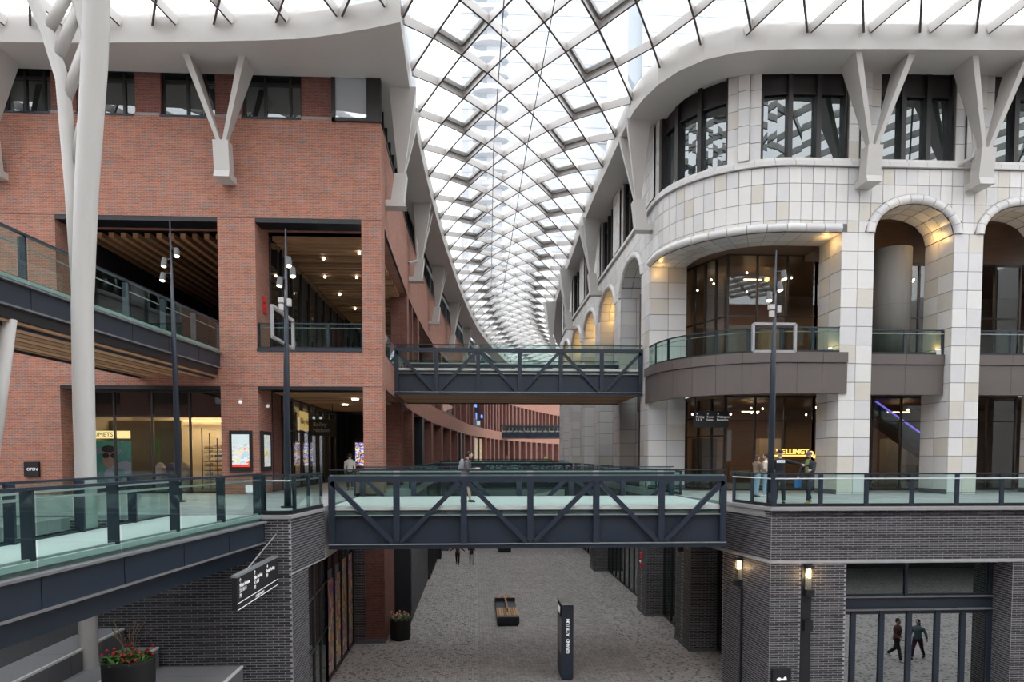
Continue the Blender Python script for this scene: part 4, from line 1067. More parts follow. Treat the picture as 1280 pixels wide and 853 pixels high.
MB().box(9.95, 11.55, 30.9, 31.0, 2.95, 3.7).build('sign_board', 'black', ds)
MB().box(10.0, 10.03, 30.93, 30.97, 3.7, 4.5).box(11.45, 11.48, 30.93, 30.97, 3.7, 4.5).build('hanger', 'black', ds)
for x, t_ in ((10.02, '↑\nParking\n1 2 3'), (10.52, '↑\nTower\nSuites'), (11.0, '↑\nWellington\nEscalators')): text(t_, .13, (x, 30.88, 3.52), (R(90), 0, 0), 'signw', ds, ext=.002)
# balcony railings
cur = [tuple(PF.at(sx(15.5)+(sy(34.2)-sx(15.5))*i/8, -.02)[0]) for i in range(9)]
railing('glass_railing', 'curved glass railing of the rounded corner balcony', cur[::-1], 6.0, 1.05, 1.35)
railing('glass_railing', 'glass railing of the balcony in the first right arch', [(20.1, 28.75), (16.75, 28.75)], 6.0, 1.05, 1.5)
railing('glass_railing', 'glass railing of the balcony in the second right arch', [(24.9, 28.75), (21.5, 28.75)], 6.0, 1.05, 1.5)
for c, h, r in ARCH[3:7]:
    a = PF.at(c-h, -1.1)[0]; b_ = PF.at(c+h, -1.1)[0]
    railing('glass_railing', {3: 'nearest', 4: 'second', 5: 'third', 6: 'fourth'}[ARCH.index((c, h, r))]+' arch balcony railing on the street side of the white building', [tuple(b_), tuple(a)], 6.0, 1.0, 1.7)
# warm uplights washing the arch linings
for x, y, z, e in ((19.75, 29.3, 11.1, 9), (22.0, 29.3, 11.5, 8), (14.9, 28.8, 10.7, 7), (9.0, 33.4, 10.7, 4), (9.6, 46.6, 11.2, 24), (9.6, 53.4, 11.2, 24), (9.6, 60.3, 11.2, 24), (9.6, 67, 11.2, 24), (15.0, 28.9, 6.35, 2.5), (20.0, 29.2, 6.35, 2.5)):
    lt = bpy.data.lights.new('arch_uplight', 'POINT'); lt.energy = e; lt.color = (1, .6, .2); lt.shadow_soft_size = .12
    lo = bpy.data.objects.new('arch_uplight', lt); COL.objects.link(lo); lo.location = (x, y, z)
for i, (x, y, lab) in enumerate(((15.05, 28.6, 'small white uplight fitting at the end of the curved balcony'), (19.9, 28.75, 'small white uplight fitting at the end of the first arch balcony'), (9.0, 33.6, 'small white uplight fitting at the left end of the curved balcony'))):
    o = thing('uplight', lab, 'lamp', (x, y, 6)); MB().box(x-.1, x+.1, y-.08, y+.08, 6.0, 6.22).build('lamp_body', 'tile', o); MB().box(x-.06, x+.06, y-.05, y+.05, 6.22, 6.24).build('lamp_lens', 'lamp2', o)

# ================================================================ BRIDGES
def bridge(label, xa, xb, y0, y1, zd, nb=6, far_detail=True):
    o = thing('truss_bridge', label, 'bridge', ((xa+xb)/2, y0, zd), 'steel truss footbridges across the street')
    MB().box(xa, xb, y0+.1, y1-.1, zd-.12, zd-.01).build('deck', 'bdeck', o)
    MB().box(xa, xb, y0+.3, y1-.3, zd-1.25, zd-.12).build('floor_box', 'steel_d', o)
    k = 0; y = y0+.15
    while y < y1-.3: MB().box(xa+.05, xb-.05, y, y+.42, zd-1.34, zd-1.27).build('soffit_plank', 'wood' if k % 3 else 'wood2', o); y += .47; k += 1
    bw = (xb-xa)/nb
    for y, sg in ((y0, -1), (y1, 1)):
        ya, yb = (y, y+.16)
        MB().box(xa, xb, ya, yb, zd+.80, zd+.99).build('top_chord', 'steel', o)
        MB().box(xa, xb, ya, yb, zd-1.38, zd-1.22).build('bottom_chord', 'steel', o)
        MB().box(xa, xb, ya-.06, ya+.04, zd-1.24, zd-1.215).box(xa, xb, ya+.01, ya+.12, zd-.30, zd-.275).build('flange', 'alu', o)  # pale lips: the top-lit highlight is put into their colour
        MB().box(xa, xb, y+.16, y+.19, zd-1.22, zd-.28).build('web_plate', 'steel', o)
        MB().box(xa, xb, y+.22, y+.30, zd-.28, zd-.02).build('kerb', 'cop', o)
        for i in range(nb+1):
            x = xa+bw*i; x = min(max(x, xa+.10), xb-.10); MB().box(x-.10, x+.10, ya, yb, zd-1.22, zd+.8).build('post', 'steel', o)
        for i in range(nb):
            x0 = xa+bw*i+.1; x1 = xa+bw*(i+1)-.1
            a, c = ((x0, zd+.80), (x1, zd-1.2)) if i % 2 == 0 else ((x0, zd-1.2), (x1, zd+.80))
            MB().beam((a[0], y+.08, a[1]), (c[0], y+.08, c[1]), .16, .15, up=(0, 0, 1)).build('diagonal', 'steel', o)
            MB().box(x0, x1, y+.19, y+.205, zd-.27, zd+1.18).build('glass_panel', 'gl_rail', o)
        MB().box(xa, xb, y+.13, y+.21, zd+1.17, zd+1.21).build('top_rail', 'steel', o)
        MB().box(xa, xb, y+.26 if sg < 0 else y-.08, y+.30 if sg < 0 else y-.04, zd+.98, zd+1.03).build('inner_handrail', 'alu', o)
    return o
bridge('nearest slate blue truss footbridge with a walker on it', -4.78, 8.28, 22.2, 28.2, 0)
bridge('upper slate blue truss footbridge with timber soffit joining the galleries', -4.15, 8.55, 35.0, 41.0, ZU)
bridge('second street level truss footbridge far behind the nearest one', -3.4, 8.6, 61, 66, 0)
bridge('third street level truss footbridge in the distance', -1.5, 10.5, 92, 97, 0)
bridge('distant upper truss footbridge below the timber bridge', 3.2, 17, 128, 132, ZU+.2)

def walkway(label, R0, R1, L0, L1, zd, hgt, flip_, postsp):
    """steel walkway between right edge R0->R1 and left edge L0->L1 (near -> far)"""
    o = thing('walkway', label, 'bridge', (R1[0], R1[1], zd))
    MB().prism([R0, R1, L1, L0], zd-.1, zd).build('deck', 'bdeck', o)
    for a, b_, sg, nm in ((R0, R1, 1, 'right'), (L0, L1, -1, 'left')):
        a = Vector(a); b_ = Vector(b_); d = (b_-a).normalized(); n = Vector((d.y, -d.x))*sg
        q = n*.04; h1 = hgt*.56
        MB().beam((*(a+q), zd-.22-h1/2), (*(b_+q), zd-.22-h1/2), .06, h1).build('girder_web', 'steel', o)
        q = n*-.22; MB().beam((*(a+q), zd-.22-hgt*.8), (*(b_+q), zd-.22-hgt*.8), .06, hgt*.46).build('lower_girder_web', 'steel', o)
        MB().beam((*(a+n*.06), zd-.2), (*(b_+n*.06), zd-.2), .22, .045).build('top_flange', 'flange', o)
        MB().beam((*a, zd-.22-h1), (*b_, zd-.22-h1), .20, .045).build('middle_flange', 'flange', o)
        MB().beam((*(a+n*-.1), zd-.08), (*(b_+n*-.1), zd-.08), .05, .24).build('kerb', 'cop' if zd < 1 and sg > 0 else 'steel', o)
        ln = (b_-a).length; n_ = round(ln/postsp)
        for k in range(n_+1):
            p = a.lerp(b_, k/n_)-n*.12; MB().beam((*p, zd), (*p, zd+1.12), .20, .06, up=(-n.y, n.x, 0)).build('post', 'steel', o)
            p2 = a.lerp(b_, k/n_)+n*.075; MB().beam((*p2, zd-.22-h1), (*p2, zd-.2), .012, .012).build('web_joint', 'steel_d', o)
        for k in range(n_):
            p = a.lerp(b_, (k+.01)/n_)+n*.02; p2 = a.lerp(b_, (k+.99)/n_)+n*.02; MB().beam((*p, zd+.48), (*p2, zd+.48), .018, 1.28).build('glass_panel', 'gl_rail', o)
        MB().beam((*a, zd+1.14), (*b_, zd+1.14), .12, .05).build('top_rail', 'steel', o)
        MB().tube([(*(a-n*.3), zd+.95), (*(b_-n*.3), zd+.95)], .022, 6).build('inner_handrail', 'alu', o)
    return o
walkway('near steel walkway with glass sides running to the left deck', (-7.32, 6.8), (-6.0, 19.3), (-9.0, 6.8), (-8.5, 19.3), 0, 1.0, False, 2.05)
wk = walkway('upper steel walkway with timber soffit entering the brick building gallery', (-12.0, 11.5), (-10.92, 30.2), (-15.3, 11.5), (-14.4, 30.2), ZU+.06, 1.02, False, 2.35)
for i in range(7):
    f = (i+.1)/7; g = (i+.86)/7; a0 = Vector((-11.98, 11.5)).lerp(Vector((-15.3, 11.5)), f); a1 = Vector((-11.98, 11.5)).lerp(Vector((-15.3, 11.5)), g)
    b0 = Vector((-10.95, 29.75)).lerp(Vector((-14.4, 29.75)), f); b1 = Vector((-10.95, 29.75)).lerp(Vector((-14.4, 29.75)), g)
    MB().prism([tuple(a0), tuple(b0), tuple(b1), tuple(a1)], ZU-1.13, ZU-1.06).build('soffit_plank', 'wood' if i % 2 else 'wood2', wk)
MB().prism([(-12, 11.5), (-10.95, 29.7), (-14.4, 29.7), (-15.3, 11.5)], ZU-1.05, ZU-.4).build('floor_box', 'steel_d', wk)
# ================================================================ STREET FURNITURE
def lamp_pole(label, x, y, z1, spots, fr=None, lean=0, dev=None):
    o = thing('lamp_pole', label, 'lamp', (x, y, 0), 'tapered poles with spotlights')
    MB().tube([(x, y, 0), (x+lean*.4, y, z1*.5), (x+lean, y, z1)], [.115, .09, .02], 12).build('pole', 'steel', o, smooth=True)
    MB().cyl(x, y, 0, .05, .22).build('base_plate', 'steel_d', o)
    for dx, z in spots:
        s_ = 1 if dx > 0 else -1; px = x+lean*z/z1
        h = MB().tube([(px+dx, y-.06, z+.13), (px+dx+s_*.02, y-.10, z-.14)], [.085, .10], 12).build('spot_head', 'spot', o)
        MB().tube([(px+dx+s_*.02, y-.10, z-.141), (px+dx+s_*.022, y-.104, z-.155)], [.08, .08], 12).build('lens', 'lamp2', h)
        MB().tube([(px, y, z+.12), (px+dx, y-.05, z+.12)], .025, 6).build('arm', 'steel', o)
    if dev:
        px = x+lean*dev/z1
        MB().box(px-.22, px-.05, y-.12, y+.05, dev, dev+.15).box(px+.05, px+.16, y-.12, y+.05, dev-.1, dev+.12).box(px-.2, px-.06, y-.12, y, dev-.24, dev-.05).build('camera_box', 'white', o)
    if fr:
        (x0, y0_), (x1, y1_), z0, z2 = fr; A = Vector((x0, y0_)); B = Vector((x1, y1_))
        m = MB(); m.beam((*A, z0), (*B, z0), .10, .08).beam((*A, z2), (*B, z2), .10, .08).beam((*A, z0), (*A, z2), .08, .10, up=(0, 1, 0)).beam((*B, z0), (*B, z2), .08, .10, up=(0, 1, 0))
        m.build('square_frame', 'alu', o)
    return o
lamp_pole('tall tapered pole with three spotlights in front of the upper walkway', -10.66, 25, 9.9, [(.22, 8.8), (-.2, 8.45), (-.26, 7.95)], lean=-.1)
lamp_pole('tapered spotlight pole with tilted square frame on the left deck', -6.02, 22.05, 8.75, [(.10, 7.72), (.22, 7.4), (-.16, 7.1)], fr=((-6.08, 20.9), (-6.08, 23.2), 5.2, 6.12), lean=.06, dev=6.45)
lamp_pole('tapered spotlight pole with square frame on the right deck', 9.66, 22, 8.3, [(.22, 7.5), (.10, 7.15), (-.22, 6.82)], fr=((9.02, 22.05), (10.42, 22.05), 5.06, 5.95), lean=.06, dev=6.4)

# finger sign hung from the left wall
fs = thing('directional_sign', 'black hanging wayfinding sign with white arrows below the left deck', 'sign', (-5.6, 19.3, -1.2))
MB().box(-5.68, -5.56, 16.0, 19.25, -1.95, -1.18).build('sign_board', 'black', fs)
MB().box(-5.69, -5.54, 15.98, 19.25, -1.18, -1.13).build('top_edge', 'alu', fs); MB().box(-5.555, -5.548, 16.0, 19.25, -1.80, -1.785).box(-5.555, -5.548, 16.0, 19.25, -1.95, -1.935).build('edge_line', 'signw', fs)
MB().tube([(-5.62, 16.8, -1.15), (-5.62, 19.35, -.55)], .02, 6).build('stay_rod', 'alu', fs)
for y, t_ in ((16.15, '←\nWest Avenue\n2 8 10 11\nP1'), (17.2, '↑\nBike Parking\n4 5 6 8\nP2'), (18.2, '→\nRetail Parking\nP3')):
    for i, l_ in enumerate(t_.split('\n')): text(l_, .13 if i else .15, (-5.55, y, -1.32-i*.12), (R(90), 0, R(90)), 'signw', fs, ext=.002, bold=.002)
text('LOWER MARKET', .09, (-5.55, 17.3, -1.91), (R(90), 0, R(90)), 'signw', fs, ext=.002)

# pylon
py = thing('sign_pylon', 'tall dark sign pylon lettered GRAND ATRIUM in the lower street', 'sign', (3.35, 25.2, ZL))
MB().box(3.12, 3.56, 24.85, 26.15, ZL+.06, -3.86).build('body', 'steel', py); MB().box(3.1, 3.58, 24.83, 26.17, -3.86, -3.80).build('cap', 'alu', py)
MB().box(3.15, 3.53, 24.9, 26.1, ZL, ZL+.06).build('plinth', 'steel_d', py)
MB().box(3.10, 3.12, 24.98, 26.02, ZL+1.0, -4.4).build('screen_panel', 'cop', py)
MB().box(3.10, 3.12, 24.98, 26.02, -4.3, -3.95).build('logo_panel', 'black', py)
for i in range(3): MB().box(3.09, 3.10, 25.2+i*.25, 25.35+i*.25, -4.25, -4.0).build('logo_mark', 'signw', py)
for i, c_ in enumerate('GRAND ATRIUM'):
    if c_ != ' ': text(c_, .17, (3.41, 24.84, -5.62+i*.107), (R(90), R(-90), 0), 'signw', py, 'letter', ext=.004, align='CENTER', bold=.004)

def bench(label, x, y, n=2):
    o = thing('bench', label, 'bench', (x, y, ZL), 'long slatted benches with planters')
    MB().box(x, x+1.08, y, y+5.4, ZL+.10, ZL+.40).build('base', 'steel_d', o); MB().box(x+.06, x+1.02, y+.06, y+5.34, ZL, ZL+.1).build('plinth', 'black', o)
    for y0, y1 in ((y+.35, y+2.1), (y+3.9, y+5.2)):
        for k in range(9): MB().box(x+.01+k*.12, x+.105+k*.12, y0, y1, ZL+.40, ZL+.47).build('seat_slat', 'wood' if k % 3 else 'wood2', o)
    MB().box(x, x+1.08, y, y+.3, ZL+.40, ZL+.46).build('end_tray', 'steel', o)
    MB().box(x+.05, x+1.03, y+2.2, y+3.8, ZL+.40, ZL+.44).build('tray_top', 'steel', o); MB().box(x+.0, x+1.08, y+3.75, y+3.85, ZL+.4, ZL+.62).build('divider', 'steel_d', o)
    MB().box(x+.50, x+.58, y+.9, y+3.5, ZL+.62, ZL+.70).box(x+.52, x+.56, y+.95, y+1.02, ZL+.4, ZL+.62).box(x+.52, x+.56, y+3.2, y+3.27, ZL+.4, ZL+.62).build('centre_rail', 'wood2', o)
    return o
bench('long slatted timber bench with dark tray in the middle of the lower street', .98, 33.0)
bench('far slatted bench just visible under the nearest footbridge', 1.85, 58.5)
b_ = bench('far timber bench at the right just below the footbridge', 5.9, 62.0)

def flowerpot(label, x, y, z, r, h, fl, stalks=0, n=150, nf=26):
    o = thing('flower_pot', label, 'plant pot', (x, y, z))
    MB().lathe((x, y, z), [(0.01, 0), (r*.88, 0), (r*.97, h*.1), (r, h*.9), (r, h), (r*.92, h), (r*.90, h*.88), (.01, h*.88)], 28).build('pot', 'black', o, smooth=True)
    MB().cyl(x, y, z+h*.86, z+h*.9, r*.9, n=20).build('soil', 'dark', o)
    rr = random.Random(int(x*10)); m = MB()
    for i in range(n*2):
        a = rr.random()*6.283; q = r*.95*math.sqrt(rr.random()); cx, cy = x+q*math.cos(a), y+q*math.sin(a); cz = z+h*.9+rr.random()*.24*(1.25-q/r)
        t = rr.random()*6.283; l = .10+rr.random()*.08; dx, dy = math.cos(t)*l, math.sin(t)*l; up = (rr.random()-.2)*.09
        m.quad((cx, cy, cz), (cx+dx*.5-dy*.25, cy+dy*.5+dx*.25, cz+up+.01), (cx+dx, cy+dy, cz+up*1.2), (cx+dx*.5+dy*.25, cy+dy*.5-dx*.25, cz+up+.02))
    m.build('foliage', 'leaf', o, kind='stuff')
    for i in range(nf):
        a = rr.random()*6.283; q = r*math.sqrt(rr.random()); MB().ball((x+q*math.cos(a), y+q*math.sin(a), z+h*.9+.12+rr.random()*.22), .032+.015*rr.random(), n=7, m=5).build('berry' if fl == 'redberry' else 'flower', fl, o, smooth=True)
    for i in range(stalks):
        a = rr.random()*6.283; t = .15+.30*rr.random(); hh = .5+.35*rr.random()
        MB().tube([(x+.1*math.cos(a), y+.1*math.sin(a), z+h*.9), (x+t*.6*math.cos(a), y+t*.6*math.sin(a), z+h+hh*.6), (x+t*1.3*math.cos(a), y+t*1.3*math.sin(a), z+h+hh)], [.012, .008, .018], 5).build('stalk', 'stalk', o)
    return o
flowerpot('black pot with red berries and dry stalks on the granite landing', -8.2, 16.3, -4.25, .57, 1.15, 'redberry', 9)
flowerpot('black pot with pink flowers beside the red brick pier below', -3.5, 31.0, ZL, .48, 1.0, 'pink', 0, 90, 30)

# wall lights
def wall_light(label, x, y, z, n, t):
    o = thing('wall_light', label, 'lamp', (x, y, z), None); n = Vector(n); t = Vector(t); p = Vector((x, y))
    def bx_(a0, a1, b0, b1, z0, z1): return MB().prism([tuple(p+t*a0+n*b0), tuple(p+t*a1+n*b0), tuple(p+t*a1+n*b1), tuple(p+t*a0+n*b1)], z+z0, z+z1)
    bx_(-.12, .12, 0, .20, .86, .96).build('top_cap', 'steel_d', o); bx_(-.13, .13, 0, .22, -.04, .18).build('bottom_box', 'steel_d', o)
    bx_(-.10, .10, 0, .05, .16, .88).build('back_plate', 'alu', o); bx_(-.09, .09, .06, .17, .2, .84).build('glass_cover', 'gl_store', o)
    bx_(-.035, .035, .08, .13, .55, .84).build('lamp_tube', 'lamp', o)
    lt = bpy.data.lights.new('wall_lamp', 'POINT'); lt.energy = 6; lt.color = (1, .66, .32); lt.shadow_soft_size = .06
    lo = bpy.data.objects.new('wall_lamp', lt); COL.objects.link(lo); q = p+n*.32; lo.location = (q.x, q.y, z+.6)
    return o
wall_light('lit wall lantern on the front of the right charcoal brick block', 10.72, 21.46, -2.85, (0, -1), (1, 0))
wall_light('lit wall lantern on the side wall of the right charcoal block', 9.2, 23.2, -2.85, (-1, -.08), (.08, -1))
wall_light('lit wall lantern on the charcoal pier under the truss bridge', 9.02, 29.4, -2.5, (-1, 0), (0, 1))
jb = thing('junction_box', 'small dark box below the lantern on the right brick wall', 'box', (10.7, 21.42, -4.0)); MB().box(10.58, 10.84, 21.30, 21.44, -4.02, -3.68).build('box_body', 'steel_d', jb)
cp = thing('conduit', 'dark vertical conduit on the side wall below the lantern', 'pipe', (9.22, 23.0, ZL)); MB().beam((9.17, 23.05, ZL), (9.17, 23.05, -2.9), .07, .07).build('conduit_body', 'steel_d', cp)
ub = thing('utility_box', 'dark square notice box with white pictogram low on the right wall', 'sign', (9.86, 21.4, -5.8)); MB().box(9.56, 10.15, 21.3, 21.47, -5.95, -5.28).build('box_body', 'steel_d', ub)
MB().box(9.68, 10.0, 21.285, 21.30, -5.62, -5.56).ball((9.76, 21.29, -5.58), .06, .01, .06).ball((9.95, 21.29, -5.55), .05, .01, .05).build('pictogram', 'signw', ub)
ub = thing('utility_box', 'dark square notice box with white lettering on the red brick wall', 'sign', (-18.7, YF, 1.1)); MB().box(-19.0, -18.4, YF-.12, YF, .78, 1.4).build('box_body', 'steel_d', ub)
text('OPEN', .17, (-18.88, YF-.13, 1.03), (R(90), 0, 0), 'signw', ub, ext=.002)
for x, n_, lab in ((9.0, 0, 'red fire alarm horn on the second charcoal pier below the bridge'),):
    fa = thing('fire_alarm', lab, 'alarm', (8.72, 35.6, -3.9)); MB().box(8.66, 8.74, 35.5, 35.75, -3.8, -3.5).box(8.66, 8.74, 35.5, 35.75, -4.3, -4.05).build('alarm_body', 'alarm', fa); MB().box(8.64, 8.66, 35.55, 35.7, -4.0, -3.9).build('strobe', 'signw', fa)
fa = thing('fire_alarm', 'red fire alarm horn on the brick pier beside the gallery railing', 'alarm', (-9.3, 30.8, 8.0)); MB().box(-9.33, -9.25, 30.7, 30.95, 8.35, 8.62).box(-9.33, -9.25, 30.7, 30.95, 7.9, 8.1).build('alarm_body', 'alarm', fa); MB().box(-9.33, -9.2, 30.72, 30.9, 8.12, 8.3).build('strobe', 'alarm', fa)
for x, y, z, lab in ((-10.05, YF-.07, 3.93, 'white dome camera on the brick pier above the large ad screen'), (-9.25, 30.9, 3.85, 'white dome camera on the side of the brick pier above the narrow screen')):
    o = thing('dome_camera', lab, 'camera', (x, y, z)); MB().ball((x, y, z), .08, n=12, m=8).build('dome', 'signw', o, smooth=True); MB().box(x-.05, x+.05, y, y+.1, z+.04, z+.14).build('mount', 'alu', o)
# ad screens on the pier
ad = thing('ad_screen', 'large bright advertising screen in a black case on the brick pier', 'screen', (-10.05, YF, 1))
MB().box(-10.52, -9.58, YF-.12, YF, .98, 2.72).build('case', 'black', ad); MB().box(-10.41, -9.69, YF-.13, YF-.12, 1.18, 2.56).build('screen_face', 'screen', ad)
MB().box(-10.41, -9.69, YF-.14, YF-.13, 1.18, 1.27).build('red_footer', pbr('screen_red', (.7, .03, .03), .4, emit=(1, .03, .02), es=.4), ad)
MB().box(-10.41, -9.69, YF-.135, YF-.13, 2.15, 2.56).build('pale_header', pbr('screen_pale', (.6, .7, .7), .4, emit=(.75, .9, .9), es=.2), ad)
ad = thing('ad_screen', 'narrow seen advertising screen on the side of the brick pier', 'screen', (-9.32, 30.8, 1))
MB().box(-9.34, -9.22, 30.0, 31.3, .98, 2.72).build('case', 'black', ad); MB().box(-9.22, -9.21, 30.22, 31.08, 1.18, 2.56).build('screen_face', 'screen', ad)
fl_ = thing('floor_box', 'small white box standing at the foot of the brick pier', 'box', (-9.6, YF-.3, 0)); MB().box(-9.8, -9.4, YF-.35, YF-.05, .1, .4).build('box_body', 'signw', fl_)
MB().box(-9.75, -9.45, YF-.3, YF-.1, 0, .1).build('foot', 'alu', fl_)

# towers beyond the glass
def tower(label, x, y, w_, d_, h_, bal, col_='towerw'):
    o = thing('tower', label, 'building', (x, y, 0), 'pale towers beyond the glass roof')
    MB().box(x, x+w_, y, y+d_, 0, h_).build('tower_body', col_, o)
    n = int(w_/9)
    for i in range(n): MB().box(x+2+i*9, x+7+i*9, y-.05, y+.3, 8, h_-2).build('window_strip', 'towerg', o)
    m = []
    z = 20
    while z < h_:
        if bal:
            cx = x+w_*.2; pts_ = [(cx+5*math.cos(R(180+t)), y+3*math.sin(R(180+t))) for t in range(0, 181, 30)]; m.append((MB().prism(pts_, z, z+1.3), 'towerw'))
        m.append((MB().box(x-.1, x+w_+.1, y-.2, y, z, z+.8), 'towerw')); z += 4.2
    pieces(o, 'balcony', m, 'balconies', limit=80)
tower('pale residential tower with rounded balconies above the street', -4, 190, 40, 30, 190, True)
tower('bluish glass tower at the right beyond the roof', 42, 175, 34, 30, 200, False, 'towerg')
tower('pale slab tower at the left edge of the street roof', -42, 160, 26, 30, 110, False)
tower('blue glass block glimpsed between the roof struts', 28, 236, 22, 16, 80, False, 'towerg')

# ================================================================ PEOPLE
PM = {}
def pm(name, col, rough=.85):
    if name not in PM: PM[name] = pbr(name, col, rough, var=.12, coord='Object', vscale=12)
    return PM[name]
def remesh(mb, name, mat, parent, vox=.013, sub=None):
    """fuse overlapping shapes into one continuous skin"""
    me = bpy.data.meshes.new('tmp'); me.from_pydata(mb.v, [], mb.f); me.update(); o = bpy.data.objects.new('tmp', me); COL.objects.link(o)
    r = o.modifiers.new('r', 'REMESH'); r.mode = 'VOXEL'; r.voxel_size = vox; r.use_smooth_shade = True
    s_ = o.modifiers.new('s', 'SMOOTH'); s_.factor = .5; s_.iterations = 3
    dg = bpy.context.evaluated_depsgraph_get(); m2 = bpy.data.meshes.new_from_object(o.evaluated_get(dg)); m2.name = name
    bpy.data.objects.remove(o); m2.materials.clear(); m2.materials.append(mat)
    o = bpy.data.objects.new(name, m2); COL.objects.link(o); o.parent = parent; ORG[o.name] = Vector((0, 0, 0)); return o
def person(label, x, y, z, face, H=1.75, lean=0, legs=((8, 5), (-8, 5)), arms=((10, 12, 25), (-10, 12, 25)), head=(0, 0), skin=(.48, .30, .22), hair=(.03, .02, .015), top=(.03, .03, .035), trous=(.02, .025, .04), shoe=(.03, .03, .03), hat=None, shorts=False, long_hair=False, pack=None, jacket=None, text_=None, bag=None, sleeves=True, beard=False, vox=.016, stripe=None):
    """face: heading of the chest in degrees (0 looks along +y, 90 along -x). leg: (swing, knee bend); arm: (swing, outward, elbow bend)"""
    o = thing('person', label, 'person', (x, y, z)); ORG[o.name] = Vector((0, 0, 0)); o.rotation_euler = (0, 0, R(face)); k = H/1.75; o.scale = (k, k, k)
    hipz = .93; J = {}; ln = R(lean)
    def T(dy, dz): return Vector((0, dy*math.cos(ln)+dz*math.sin(ln), hipz+dz*math.cos(ln)-dy*math.sin(ln)))
    pel = Vector((0, 0, hipz)); wa = T(0, .14); ch = T(.01, .38); nk = T(.0, .55); sh_ = T(0, .49)
    hd = nk+Vector((0, .03+.10*math.sin(R(head[1])+ln*.6), .16))
    feet = []; legj = []
    low = 0
    for i, (sw, kb) in enumerate(legs):
        s_ = -1 if i == 0 else 1; hp = Vector((s_*.095, 0, hipz-.03)); a = R(sw); kn = hp+Vector((s_*.01, math.sin(a)*.44, -math.cos(a)*.44)); a2 = R(sw-kb)
        an = kn+Vector((0, math.sin(a2)*.41, -math.cos(a2)*.41)); legj.append((hp, kn, an)); low = min(low, an.z-.08)
    dzf = -(min(l[2].z for l in legj)-.08)
    for l in legj:
        for q in l: q.z += dzf
    for q in (pel, wa, ch, nk, sh_, hd): q.z += dzf
    armj = []
    for i, (sw, ou, eb) in enumerate(arms):
        s_ = -1 if i == 0 else 1; s0_ = sh_+Vector((s_*.185, 0, -.02)); a = R(sw)+ln*.3; b_ = R(ou)
        el = s0_+Vector((s_*math.sin(b_)*.29, math.sin(a)*.29*math.cos(b_), -math.cos(a)*math.cos(b_)*.29)); a2 = a+R(eb)
        q_ = .3 if ou < 45 else 1.0; wr_ = el+Vector((s_*math.sin(b_*q_)*.25, math.sin(a2)*math.cos(b_*q_)*.25, -math.cos(a2)*math.cos(b_*q_)*.25)); armj.append((s0_, el, wr_))
    m = MB()
    m.tube([pel-Vector((0, 0, .06)), pel+Vector((0, 0, .05)), wa, ch, sh_+Vector((0, 0, .02))], [.13, .145, .12, .145, .10], 12); m.ball(tuple(ch+Vector((0, 0, .05))), .185, .10, .13, 12, 8)
    m.tube([sh_, nk, nk+Vector((0, .01, .07))], [.07, .052, .05], 10)
    m.ball(tuple(hd), .078, .097, .118, 14, 10); m.ball(tuple(hd+Vector((0, .04, -.055))), .05, .055, .055, 10, 8)
    m.ball(tuple(hd+Vector((0, .10, -.012))), .014, .022, .026, 8, 6)
    for s_ in (-1, 1): m.ball(tuple(hd+Vector((s_*.080, -.005, -.01))), .014, .022, .034, 8, 6)
    for hp, kn, an in legj:
        m.tube([hp+Vector((0, 0, .05)), hp.lerp(kn, .4), kn, kn.lerp(an, .35), an], [.085, .080, .055, .056, .038], 10); m.tube([an, an+Vector((0, -.03, -.045)), an+Vector((0, .15, -.055))], [.038, .036, .03], 8)
    for i, (s0_, el, wr_) in enumerate(armj):
        m.tube([s0_, s0_.lerp(el, .5), el, el.lerp(wr_, .3), wr_], [.055, .048, .040, .040, .027], 10)
        d = (wr_-el).normalized(); sd = Vector((1, 0, 0)); sd = (sd-d*sd.dot(d)).normalized(); pn = d.cross(sd)
        m.tube([wr_, wr_+d*.045, wr_+d*.085], [.028, .036, .034], 8)
        for f_ in range(4):
            b0 = wr_+d*.08+pn*((f_-1.5)*.017); l_ = [.075, .085, .08, .06][f_]; m.tube([b0, b0+d*l_*.55, b0+d*l_*.85+sd*(-.02 if i else .02)], [.0105, .010, .009], 6)
        m.tube([wr_+d*.025+pn*.025, wr_+d*.055+pn*.055, wr_+d*.09+pn*.060], [.013, .012, .010], 6)
    remesh(m, 'body', pm('skin_%d' % int(skin[0]*100), skin, .55), o, .011)
    # shirt
    m = MB(); g = .02
    m.tube([pel-Vector((0, 0, .04)), pel+Vector((0, 0, .06)), wa, ch, sh_+Vector((0, 0, .03))], [.15, .155+g*.3, .14, .165, .115], 14); m.ball(tuple(ch+Vector((0, 0, .05))), .205, .12+g*.3, .14, 14, 8)
    for s0_, el, wr_ in armj:
        if sleeves: m.tube([s0_, s0_.lerp(el, .5), el, el.lerp(wr_, .92)], [.075, .066, .056, .044], 10)
        else: m.tube([s0_, s0_.lerp(el, .65)], [.075, .066], 10)
    remesh(m, 'jacket' if jacket else 'shirt', pm(label[:18]+'_top', top), o, .014)
    m = MB(); m.tube([pel+Vector((0, 0, .08)), pel-Vector((0, 0, .07))], [.145, .150], 14)
    for hp, kn, an in legj:
        if shorts: m.tube([hp+Vector((0, 0, .05)), hp.lerp(kn, .4), hp.lerp(kn, .85)], [.105, .10, .092], 10)
        else: m.tube([hp+Vector((0, 0, .05)), hp.lerp(kn, .4), kn, kn.lerp(an, .9)], [.102, .096, .072, .062], 10)
    remesh(m, 'trousers', pm(label[:18]+'_trousers', trous), o, .014)
    for hp, kn, an in legj:
        MB().tube([an+Vector((0, -.07, -.05)), an+Vector((0, -.02, -.035)), an+Vector((0, .08, -.045)), an+Vector((0, .18, -.058))], [.030, .048, .044, .026], 10).build('shoe', pm(label[:18]+'_shoe', shoe), o, smooth=True)
